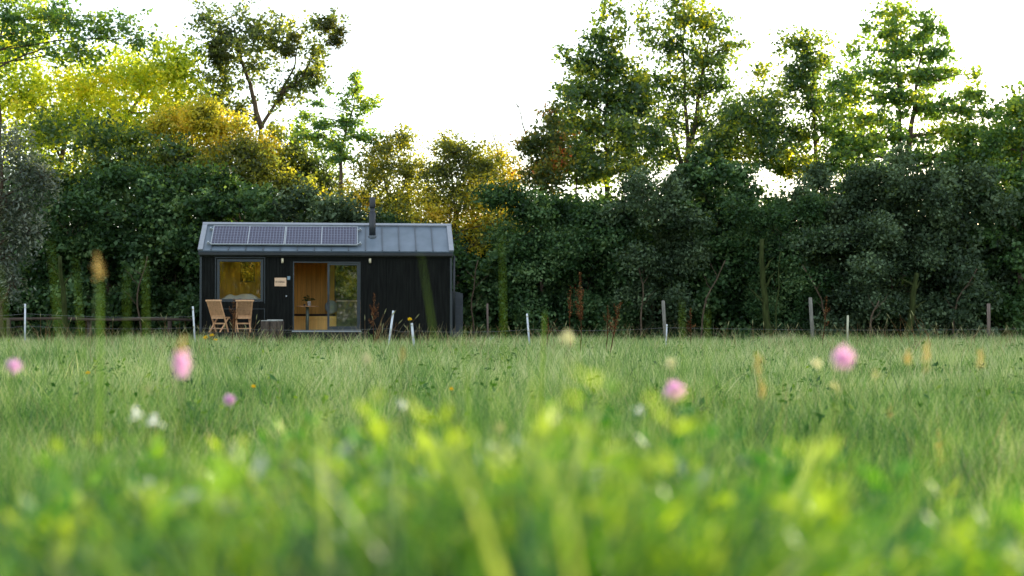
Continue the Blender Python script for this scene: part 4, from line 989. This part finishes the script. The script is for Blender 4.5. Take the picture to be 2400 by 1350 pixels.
# broad leaved weeds dotted through the middle meadow
x, y = scatter(420, 9, 34, 1.0); nw = len(x); idx = np.repeat(np.arange(nw), 16); m_ = len(idx); hw = rng.uniform(0.15, 0.42, nw)
P = np.stack([x[idx], y[idx], ground_z_np(x, y)[idx] + hw[idx]*rng.uniform(0.2, 1.0, m_)], 1) + rng.normal(size=(m_, 3))*np.array([0.05, 0.05, 0.01])
nrm = unit(rng.normal(size=(m_, 3)) + np.array([0, -0.3, 0.4])); T = unit(np.cross(nrm, rng.normal(size=(m_, 3)))); S = np.cross(nrm, T)
v, f = leaf_quads(P, T, S, rng.uniform(0.04, 0.10, m_), rng.uniform(0.02, 0.04, m_))
tag(np_mesh('meadow_weeds', v, f, 4, M['herb'], 0.35 + rng.random(m_)*0.5), 'small leafy weeds dotted through the meadow', 'weeds', kind='stuff')
def plant_top(px):      # height in the picture reached by the plants close to the camera
    return np.interp(px, [-300, 0, 300, 500, 700, 900, 1050, 1200, 1450, 1600, 1750, 1900, 2100, 2400, 2700], [1080, 1060, 1030, 1000, 960, 905, 915, 930, 905, 930, 980, 1040, 1090, 1120, 1150])
def near_grass(n, y0, y1, wlo, whi, mat, label, thr, hmul=1.0, lean=0.3, seed=3):
    x, y = scatter(n, y0, y1, 1.0, 0.46)
    g = clumpy(x, y, thr, 0.21, seed); k = (g > thr + 0.03 - 0.08*rng.random(len(x))); x, y, g = x[k], y[k], g[k]
    px = 1200 + x/y*F
    ztop = CH - (plant_top(px)-HOR)/F*y*rng.uniform(1.0, 1.9, len(x)); hh = np.clip(ztop - ground_z_np(x, y), 0.10, 0.62)
    hh = np.minimum(hh, np.where(y > 3.2, 0.40, 0.62))*rng.uniform(0.7, 1.02, len(x))*np.clip(0.45+0.85*g, 0.5, 1.12)*hmul
    grass_field('near_grass', x, y, hh, rng.uniform(wlo, whi, len(x)), mat, 5, lean, 0.5, label)
M['g_broad'] = leaf_mat('broad_leaf', [(0, (0.005, 0.030, 0.004)), (0.4, (0.014, 0.072, 0.008)), (0.68, (0.05, 0.15, 0.014)), (0.9, (0.20, 0.31, 0.03)), (1, (0.38, 0.44, 0.12))], 0.36, (1.2, 1.3, 0.55), 0.04, 1.8)
near_grass(26000, 1.35, 3.2, 0.003, 0.006, M['g_near'], 'bright green tall grass close to the camera', 0.48, 1.0)
near_grass(26000, 2.4, 6.5, 0.003, 0.006, M['g_near'], 'soft green tall grass a few steps away', 0.50, 1.0, 0.2, 4)
near_grass(2300, 0.95, 2.0, 0.012, 0.026, M['g_broad'], 'broad curling grass leaves close to the camera', 0.50, 1.0, 0.45, 9)
near_grass(2600, 1.3, 3.0, 0.006, 0.013, M['g_broad'], 'medium grass leaves in the near clump', 0.48, 1.02, 0.35, 12)
near_grass(140, 0.95, 2.6, 0.008, 0.016, M['silver'], 'pale worn grass leaves close to the camera', 0.3, 0.9, 0.6, 5)
def herb_clump(n, y0, y1, x0, x1, name, label, lsz, wsz, seedv, boost=0.0, per=30):
    """stemmed leafy plants with room between them; the youngest leaves at the tip are the yellowest"""
    xs = rng.uniform(x0, x1, n); ys = rng.uniform(y0, y1, n); px = 1200 + xs/ys*F
    g = clumpy(xs, ys, 0, 0.17, seedv); k = g > 0.46; xs, ys, px, g = xs[k], ys[k], px[k], g[k]; n = len(xs)
    gz = ground_z_np(xs, ys); zt = CH - (plant_top(px)-HOR-boost)/F*ys*rng.uniform(0.95, 1.5, n)
    H = np.clip(zt - gz, 0.12, 0.60)*rng.uniform(0.62, 1.05, n)
    idx = np.repeat(np.arange(n), per); m = len(idx); q = rng.uniform(0.35, 1.0, m)**0.7
    az = rng.uniform(0, 2*np.pi, m); rad = rng.uniform(0.01, 0.055, m)*(1.35-0.7*q)
    P = np.stack([xs[idx] + np.cos(az)*rad, ys[idx] + np.sin(az)*rad, gz[idx] + H[idx]*q], 1)
    T = unit(np.stack([np.cos(az), np.sin(az), 0.25 + 1.3*(q-0.5) + rng.normal(size=m)*0.3], 1)); S = unit(np.cross(T, rng.normal(size=(m, 3))*0.35 + np.array([0, 0, 1.0])))
    sc_ = rng.uniform(0.65, 1.3, m)
    v, f = leaf_quads(P, T, S, lsz*sc_, wsz*sc_)
    rnd = np.clip(0.45*rng.random(n)[idx] + 0.20*rng.random(m) + 0.40*np.clip((q-0.72)/0.28, 0, 1), 0, 1)
    tag(np_mesh(name, v, f, 4, M['herb2'], rnd), label, 'ground cover', kind='stuff')
M['herb2'] = leaf_mat('herb_clump_leaf', [(0, (0.006, 0.036, 0.005)), (0.35, (0.018, 0.090, 0.009)), (0.65, (0.050, 0.17, 0.013)), (0.9, (0.15, 0.27, 0.02)), (1, (0.34, 0.41, 0.035))], 0.40, (1.15, 1.3, 0.55), 0.03, 0.8)
herb_clump(520, 1.45, 3.0, -0.75, 0.75, 'herb_clump', 'dense mound of leafy yellow tipped herbs at the centre of the foreground', 0.040, 0.014, 31, 4)
herb_clump(330, 1.3, 2.8, -1.2, 1.25, 'leafy_herbs', 'loose leafy herbs across the whole foreground', 0.036, 0.011, 33, -25)
x, y = scatter(2200, 1.9, 6.0, 1.0, 0.42); px = 1200 + x/y*F
top_ = np.interp(px, [-300, 600, 850, 900, 1000, 1100, 1230, 1400, 1500, 1700, 2000, 2700], [1000, 960, 900, 840, 840, 800, 800, 830, 900, 930, 960, 1000])
hh = np.clip((CH - (top_-HOR)/F*y - ground_z_np(x, y))*rng.uniform(0.6, 1.0, len(x))**0.6, 0.1, 0.8)
grass_field('slender_grass', x, y, hh, rng.uniform(0.003, 0.008, len(x)), M['g_broad'], 5, 0.10, 0.3, 'slender upright grass rising above the near plants')
def herbs(n, y0, y1, mat, name, label, lsz=(0.05, 0.026), hs=1.0, half=0.46, topf=None, only=None):
    xs, ys = scatter(n, y0, y1, 1.0, half)
    px = 1200 + xs/ys*F
    if only is not None:
        k = only(px, ys); xs, ys, px = xs[k], ys[k], px[k]
    k = clumpy(xs, ys, 0.5, 0.22, 11) > 0.5 - 0.2*rng.random(len(xs)); xs, ys, px = xs[k], ys[k], px[k]
    n = len(xs)
    zt = CH - (plant_top(px)-HOR)/F*ys*rng.uniform(1.0, 2.2, n)
    zt = np.minimum(zt, ground_z_np(xs, ys) + np.where(ys > 3.2, 0.36, 0.6))*hs
    idx = np.repeat(np.arange(n), 7); m = len(idx)
    P = np.stack([xs, ys, np.maximum(zt, ground_z_np(xs, ys)+0.03)], 1)[idx] + rng.normal(size=(m, 3))*np.array([0.05, 0.05, 0.04]) - np.array([0, 0, 0.03])
    nrm = unit(rng.normal(size=(m, 3)) + np.array([0, -0.1, 0.8])); T = unit(np.cross(nrm, rng.normal(size=(m, 3)))); S = np.cross(nrm, T)
    s = rng.uniform(0.6, 1.4, m)
    v, f = leaf_quads(P, T, S, lsz[0]*s, lsz[1]*s)
    o = np_mesh(name, v, f, 4, M[mat], np.clip(rng.random(m)*0.5+rng.random(n)[idx]*0.5, 0, 1))
    tag(o, label, 'ground cover', kind='stuff')
herbs(60, 1.4, 3, 'silver', 'silvery_leaves', 'scattered silvery leaves low in the near grass', (0.04, 0.012), 0.93)
herbs(240, 5.5, 11, 'silver', 'silvery_leaves', 'patch of silvery leaved plants in the grass at right', (0.09, 0.022), 1.0, 0.42, only=lambda px, ys: (px > 1750) & (px < 2380))

# ------------------------------------------------------------------ dry stalks and weeds near the fence (one tuft = one thing)
def dry_tuft(px, D, n, spread, hmax, label, mat='dry', tilt=0.0, head=True):
    b = at(px, HOR, D); t = empty('dry_grass_tuft', (b.x, D, 0), 0, label, 'dry grass', 'dry grass tufts along the fence')
    mb = MB(); hd = MB()
    for i in range(n):
        x = random.gauss(0, spread*0.35); y = random.uniform(-0.3, 0.3); h = hmax*random.uniform(0.5, 1.0); ln = random.gauss(tilt, 0.22)
        p0 = Vector((x, y, 0)); p1 = Vector((x+ln*h*0.4, y, h*0.55)); p2 = Vector((x+ln*h*1.05, y, h)); 
        if random.random() < 0.25: p2.z -= 0.1*h; p2.x += 0.1*h*(1 if ln > 0 else -1)
        mb.tube([p0, p1, p2], [0.006, 0.0045, 0.002], 3, False)
        if head and random.random() < 0.5:
            dr = (p2-p1).normalized(); hd.tube([p2-dr*0.03, p2+dr*0.03, p2+dr*0.10], [0.004, 0.010, 0.002], 4, False)
    if not hd.v: hd.tube([(0,0,hmax*.5), (0,0,hmax*.55)], [0.004, 0.002], 3, False)
    mb.cm = 1; mb.add(hd.v, hd.f, True)
    o = mb.build('stalks', [M[mat], M['straw_head']], t)
for me_ in (): pass
tufts = [(95, 36, 9, 0.7, 1.15, 'dry tan stalk tuft beside the leftmost white post'), (190, 34, 8, 1.0, 0.9, 'sparse arching stalks under the log rail'),
 (300, 35, 9, 1.2, 0.85, 'low dry stalk tuft midway along the log rail'), (420, 34, 10, 0.9, 0.95, 'leaning dry stalks left of the second white post'),
 (500, 33, 11, 0.7, 0.75, 'dry stalks in front of the left folding chair'), (585, 33, 16, 0.5, 0.85, 'dense tan stalks in front of the right folding chair'),
 (660, 33, 12, 0.9, 0.65, 'crooked pale stalks in front of the log stool'), (760, 33, 9, 0.9, 0.55, 'short stalks in front of the open sliding door'),
 (885, 32, 18, 0.5, 1.0, 'thick reddish dry stalk bundle right of the sliding door'), (1000, 33, 9, 0.8, 0.7, 'dry stalks right of the short white post'),
 (1080, 36, 9, 0.8, 0.9, 'thin stalks before the storage box of the cabin'), (1180, 35, 8, 1.2, 0.75, 'thin dry stalks left of the lone white post'),
 (1300, 33, 8, 1.0, 0.85, 'thin stalks between the lone white post and the tall rusty dock'), (1500, 34, 8, 1.4, 0.8, 'arching stalks left of the grey wooden post'),
 (1700, 33, 9, 1.6, 0.7, 'low dry stalks in front of the thick mossy trunk'), (1830, 34, 7, 1.0, 0.8, 'thin stalks left of the tallest grey post'),
 (2030, 32, 9, 1.0, 0.85, 'dry stalks right of the pale stake'), (2150, 31, 13, 1.0, 0.95, 'leaning straw stalks below the dim mossy trunk'),
 (2260, 34, 8, 1.2, 0.7, 'sparse stalks left of the dark post'), (2370, 34, 8, 1.2, 0.7, 'sparse stalks at the right edge by the dark post')]
for i, (px, D, n, s, h, lab) in enumerate(tufts):
    dry_tuft(px, D, n, s, h, lab, 'dry', 0.12 if px in (885, 1080) else (-0.35 if px == 2150 else 0.0))

def dock(px, py, D, label, lean=0.0, rich=1.0, group='rusty dock plants'):
    top = at(px, py, D); b = Vector((top.x - lean, D, 0)); t = empty('dock_plant', b, 0, label, 'dock plant', group)
    H = top.z; mb = MB(); st = curve_pts((0, 0, 0), (lean, 0, H), 10, 0.012); mb.tube(st, [0.013*(1-0.75*i/10) for i in range(11)], 6, False)
    ends = []
    for k in range(int(7*rich)):
        q = random.uniform(0.5, 0.85); p = st[int(q*10)]; s = random.choice((-1, 1))*random.uniform(0.02, 0.12)
        e_ = p + Vector((s, random.uniform(-.08, .08), random.uniform(0.12, 0.35)*H*0.5)); mb.tube([p, p.lerp(e_, .5)+Vector((s*.4, 0, 0)), e_], [0.006, 0.005, 0.003], 4, False); ends.append((p, e_))
    mb.build('stem', M['rust'], t)
    segs = ends + [(st[6], st[10])]*3
    P = []
    for a, c in segs:
        for _ in range(int(38*rich)): P.append(a.lerp(c, random.random()) + Vector((random.gauss(0, .016), random.gauss(0, .016), random.gauss(0, .02))))
    P = np.array(P); n = len(P); nr = rand_dirs(n); T = unit(np.cross(nr, rng.normal(size=(n, 3)))); S = np.cross(nr, T)
    v, f = leaf_quads(P, T, S, rng.uniform(0.015, 0.035, n), rng.uniform(0.010, 0.02, n))
    np_mesh('seed_cluster', v, f, 4, M['rust'], rng.random(n), parent=t)
dock(1360, 640, 27, 'tallest rusty brown dock standing right of centre before the hedge', 0.0, 1.5)
dock(1338, 668, 27, 'faint brown dock close left of the tallest rusty dock', 0.02, 0.5)
dock(1455, 706, 25, 'leaning rusty dock right of the tallest one', 0.25, 0.9)
dock(1425, 715, 28, 'dim thin dock between the tallest and the leaning one', 0.05, 0.4)
dock(877, 688, 31, 'reddish dock rising from the stalks right of the sliding door', 0.0, 1.1)
dock(548, 700, 32, 'brown withered stalk between the two teak chairs', 0.03, 0.9)
dock(1618, 722, 31, 'small rusty stalk right of the grey wooden post', 0.0, 0.5)
dock(1938, 692, 31, 'thin dark dock just right of the tallest grey post', 0.12, 0.5)
dock(497, 768, 31, 'short brown stalk under the left teak chair', 0.02, 0.3)
dock(1285, 745, 31, 'short red brown stalk left of the tallest rusty dock', 0.02, 0.35)

# ------------------------------------------------------------------ flowers
def flower_head(mb_list, c, r, rz, nl, mat, name, parent, lsz):
    d = rand_dirs(nl); P = np.array(c)[None, :] + d*np.array([r, r, rz])*(rng.uniform(0.3, 1.15, (nl, 1))) + np.array([0, 0, rz*0.15])*rng.normal(size=(nl, 1))
    T = unit(d + rng.normal(size=(nl, 3))*0.3); S = unit(np.cross(T, rng.normal(size=(nl, 3))))
    v, f = leaf_quads(P, T, S, np.full(nl, lsz), np.full(nl, lsz*0.45))
    return np_mesh(name, v, f, 4, M[mat], rng.random(nl), parent=parent)
def flower(name, px, py, D, r, rz, mat, label, cat, group, lean=0.0, head='flower_head', stem='stem', sr=0.0016, lsz=0.012, nl=150, leaves=True, core=None):
    top = at(px, py, D); gx = top.x - lean; g = ground_z(gx, D)
    t = empty(name, (gx, D, g), 0, label, cat, group); H = top.z - g
    mb = MB(); st = curve_pts((0, 0, 0), (lean, 0, H-rz*0.8), 6, 0.02); mb.tube(st, [sr*1.2]*4 + [sr]*3, 5, False); mb.build('stem', M[stem], t)
    flower_head(None, (lean, 0, H), r, rz, nl, mat, head, t, lsz)
    return t
PG = 'pink clover flowers in the foreground'
flower('clover_flower', 33, 857, 3.6, 0.018, 0.017, 'pink', 'blurred pink clover at the left edge', 'flower', PG, 0.03)
flower('clover_flower', 427, 850, 2.7, 0.016, 0.024, 'pink', 'tall blurred pink clover under the left end of the cabin', 'flower', PG, 0.02)
flower('clover_flower', 539, 937, 4.0, 0.013, 0.013, 'pink', 'small low pink clover right of the tall pink one', 'flower', PG, -0.02)
flower('clover_flower', 1582, 915, 2.9, 0.018, 0.018, 'pink', 'round pink clover right of centre, below the grass horizon', 'flower', PG, 0.02)
flower('clover_flower', 1975, 840, 2.5, 0.018, 0.018, 'pink', 'largest pink clover, at right on the grass horizon', 'flower', PG, -0.03)
CG = 'cream seed heads in the foreground'
for px, py, D, r, lab in [(1330, 790, 3.2, 0.015, 'cream flower head left of the tallest rusty dock'), (1570, 850, 4.2, 0.016, 'cream head just above the round pink clover'),
   (1912, 853, 4.4, 0.015, 'cream head left of the largest pink clover'), (2053, 877, 4.6, 0.017, 'cream head low right of the largest pink clover'),
   (1955, 905, 4.2, 0.018, 'dull cream head below the largest pink clover'), (347, 912, 4.0, 0.016, 'dull cream head left of the tall pink clover'),
   (1170, 1000, 3.0, 0.010, 'small beige head in the grass at the centre'), (860, 840, 4.2, 0.012, 'pinkish beige head below the cabin corner')]:
    flower('seed_head', px, py, D, r, r*1.05, 'cream' if py < 860 else 'straw_head', lab, 'seed head', CG, random.uniform(-.04, .04), nl=70 if py < 860 else 26)
TGp = 'tan flower spikes in the foreground'
for px, py, D, r, rz, lab in [(230, 628, 2.9, 0.011, 0.028, 'tall orange tan spike standing high at the left'), (1778, 855, 3.8, 0.013, 0.032, 'orange tan spike left of the cream and pink heads'),
   (1783, 912, 3.6, 0.014, 0.026, 'lower orange tan spike beneath its twin at right'), (2125, 838, 4.2, 0.013, 0.022, 'faint tan spike right of the largest pink clover'),
   (2170, 835, 3.6, 0.012, 0.036, 'yellow tan spike right of the faint one'), (2297, 838, 3.9, 0.012, 0.030, 'pale tan spike near the right edge'),
   (427, 812, 2.72, 0.010, 0.018, 'orange tip just above the tall pink clover'), (945, 832, 4.4, 0.012, 0.028, 'small tan spike below the sliding door'),
   (2083, 965, 6.0, 0.016, 0.03, 'yellow orange spike in the grass at right'), (2200, 1050, 4.0, 0.010, 0.045, 'leaning orange blade spike in the right grass')]:
    flower('flower_spike', px, py, D, r, rz, 'tan', lab, 'flower spike', TGp, random.uniform(-.03, .03), nl=38, lsz=0.011, sr=0.0014)
YG = 'yellow meadow flowers'
for px, py, D, r, lab in [(482, 791, 31, 0.045, 'left yellow flower under the left teak chair'), (497, 785, 31, 0.042, 'middle yellow flower under the left teak chair'),
   (506, 796, 31, 0.034, 'right drooping yellow flower under the left teak chair'), (961, 748, 31, 0.042, 'yellow flower between the two leaning white posts'),
   (207, 873, 15, 0.022, 'small yellow flower in the left meadow'), (595, 905, 11, 0.016, 'small yellow flower in the meadow below the chairs'),
   (1058, 911, 10, 0.014, 'small yellow flower in the central meadow')]:
    flower('yellow_flower', px, py, D, r, r*0.6, 'yellow', lab, 'flower', YG, random.uniform(-.05, .05), sr=0.005 if D > 20 else 0.002, lsz=r*0.9, nl=90)
WG = 'white blossoms in the grass'
for px, py, D, r, lab in [(1500, 962, 3.4, 0.016, 'bright white blossom below the round pink clover'), (940, 945, 3.0, 0.013, 'white blossom in the grass below the sliding door'),
   (318, 968, 3.2, 0.020, 'left one of two pale blossoms at left'), (365, 988, 3.2, 0.022, 'right one of two pale blossoms at left'),
   (1150, 1045, 2.6, 0.012, 'pale blossom low at the centre'), (805, 1255, 1.7, 0.009, 'pale round blossom low left of centre'), (348, 1135, 2.2, 0.010, 'pale round blossom low at left'),
   (1400, 1110, 2.2, 0.011, 'pale round blossom low right of centre'), (1153, 795, 40, 0.075, 'white blossom cluster right of the storage box')]:
    flower('white_flower', px, py, D, r, r*0.7, 'whitep', lab, 'flower', WG, random.uniform(-.03, .03), lsz=r*0.8, nl=14, sr=0.0015 if D < 20 else .006)

# tall blurred grass stalks / broad blades between the camera and the cabin
def blade(px0, py0, px1, py1, D, wd, label, bend=0.02, mat='blade', head=0.0):
    a = at(px0, py0, D); top = at(px1, py1, D); gx = a.x; g = ground_z(gx, D)
    t = empty('tall_grass_blade', (gx, D, g), 0, label, 'grass blade', 'tall single grass blades in the foreground')
    p0 = Vector((-(top.x-a.x)*0.25, 0, 0)); p2 = Vector((top.x-gx, 0, top.z-g)); H = p2.z
    pts = []
    for i in range(11):
        q = i/10; pts.append(Vector((p0.x*(1-q)+p2.x*q + bend*math.sin(math.pi*q), 0.02*math.sin(q*2), H*q)))
    vs_ = []; fs = []
    for i, p in enumerate(pts):
        q = i/10; ww = wd*(1-max(0, q-0.55)/0.45*0.85)/2
        vs_ += [p+Vector((-ww, 0, 0)), p+Vector((0, -ww*0.5, 0)), p+Vector((ww, 0, 0))]
        if i: 
            b = (i-1)*3; fs += [(b, b+1, b+4, b+3), (b+1, b+2, b+5, b+4)]
    mb = MB(); mb.add(vs_, fs, True); mb.build('leaf_blade', M[mat], t)
    mb = MB(); mb.tube([p*0.999 + Vector((0, 0.004, 0)) for p in pts[:7]], [0.0018*wd/0.006]*7, 5, False); mb.build('stem', M['stem'], t)
for args in [
  (1050, 800, 985, 590, 2.9, 0.0034, 'faint tall blade crossing the blank right wall of the cabin', 0.02),
  (1190, 800, 1176, 545, 3.2, 0.0036, 'blurred tall stem right of the cabin before the hedge', 0.0),
  (1255, 860, 1277, 732, 4.2, 0.016, 'pointed broad green blade right of the lone white post', 0.0),
  (1240, 900, 1245, 800, 3.0, 0.007, 'yellow green blade left of the cream flower head', 0.01),
  (1370, 900, 1358, 795, 3.4, 0.012, 'yellow green blade rising over the foot of the tallest dock', 0.0),
  (225, 800, 230, 660, 2.9, 0.012, 'green stem carrying the tall orange tan spike', 0.0),
  (160, 800, 110, 560, 2.6, 0.0042, 'faint tall blade left of the orange tan spike', 0.01),
  (200, 800, 170, 600, 3.0, 0.0036, 'faint thin blade close left of the orange tan spike', 0.01),
  (320, 800, 335, 600, 3.0, 0.0042, 'faint tall blade right of the orange tan spike', 0.01),
  (265, 800, 290, 640, 2.7, 0.0036, 'faint leaning blade immediately right of the orange tan spike', 0.01),
  (30, 800, -10, 620, 2.6, 0.0042, 'faint tall blade at the left edge of the photo', 0.01),
  (720, 900, 690, 780, 2.8, 0.0042, 'yellow green blade below the open sliding door', 0.01),
  (1100, 860, 1085, 770, 3.4, 0.010, 'bright blade below the storage box of the cabin', 0.01),
  (1590, 860, 1600, 705, 3.4, 0.005, 'blurred blade right of the grey wooden post', 0.01),
  (1640, 860, 1660, 730, 3.4, 0.005, 'second blurred blade further right of the grey post', 0.01),
  (1010, 1300, 1150, 1090, 1.25, 0.016, 'broad yellow green blade leaning right at the lower centre', 0.0),
  (390, 1340, 480, 1160, 1.1, 0.015, 'broad pale blade leaning right at the lower left', 0.0),
  (180, 1340, 275, 1190, 1.1, 0.012, 'broad pale blade in the lower left corner', 0.0),
  (800, 1340, 850, 1080, 1.3, 0.016, 'yellow blade rising at the lower left of centre', 0.0),
  (1330, 1340, 1350, 1200, 1.3, 0.012, 'pale blade below the dark hollow at the lower centre', 0.0),
  ]:
    blade(*args)
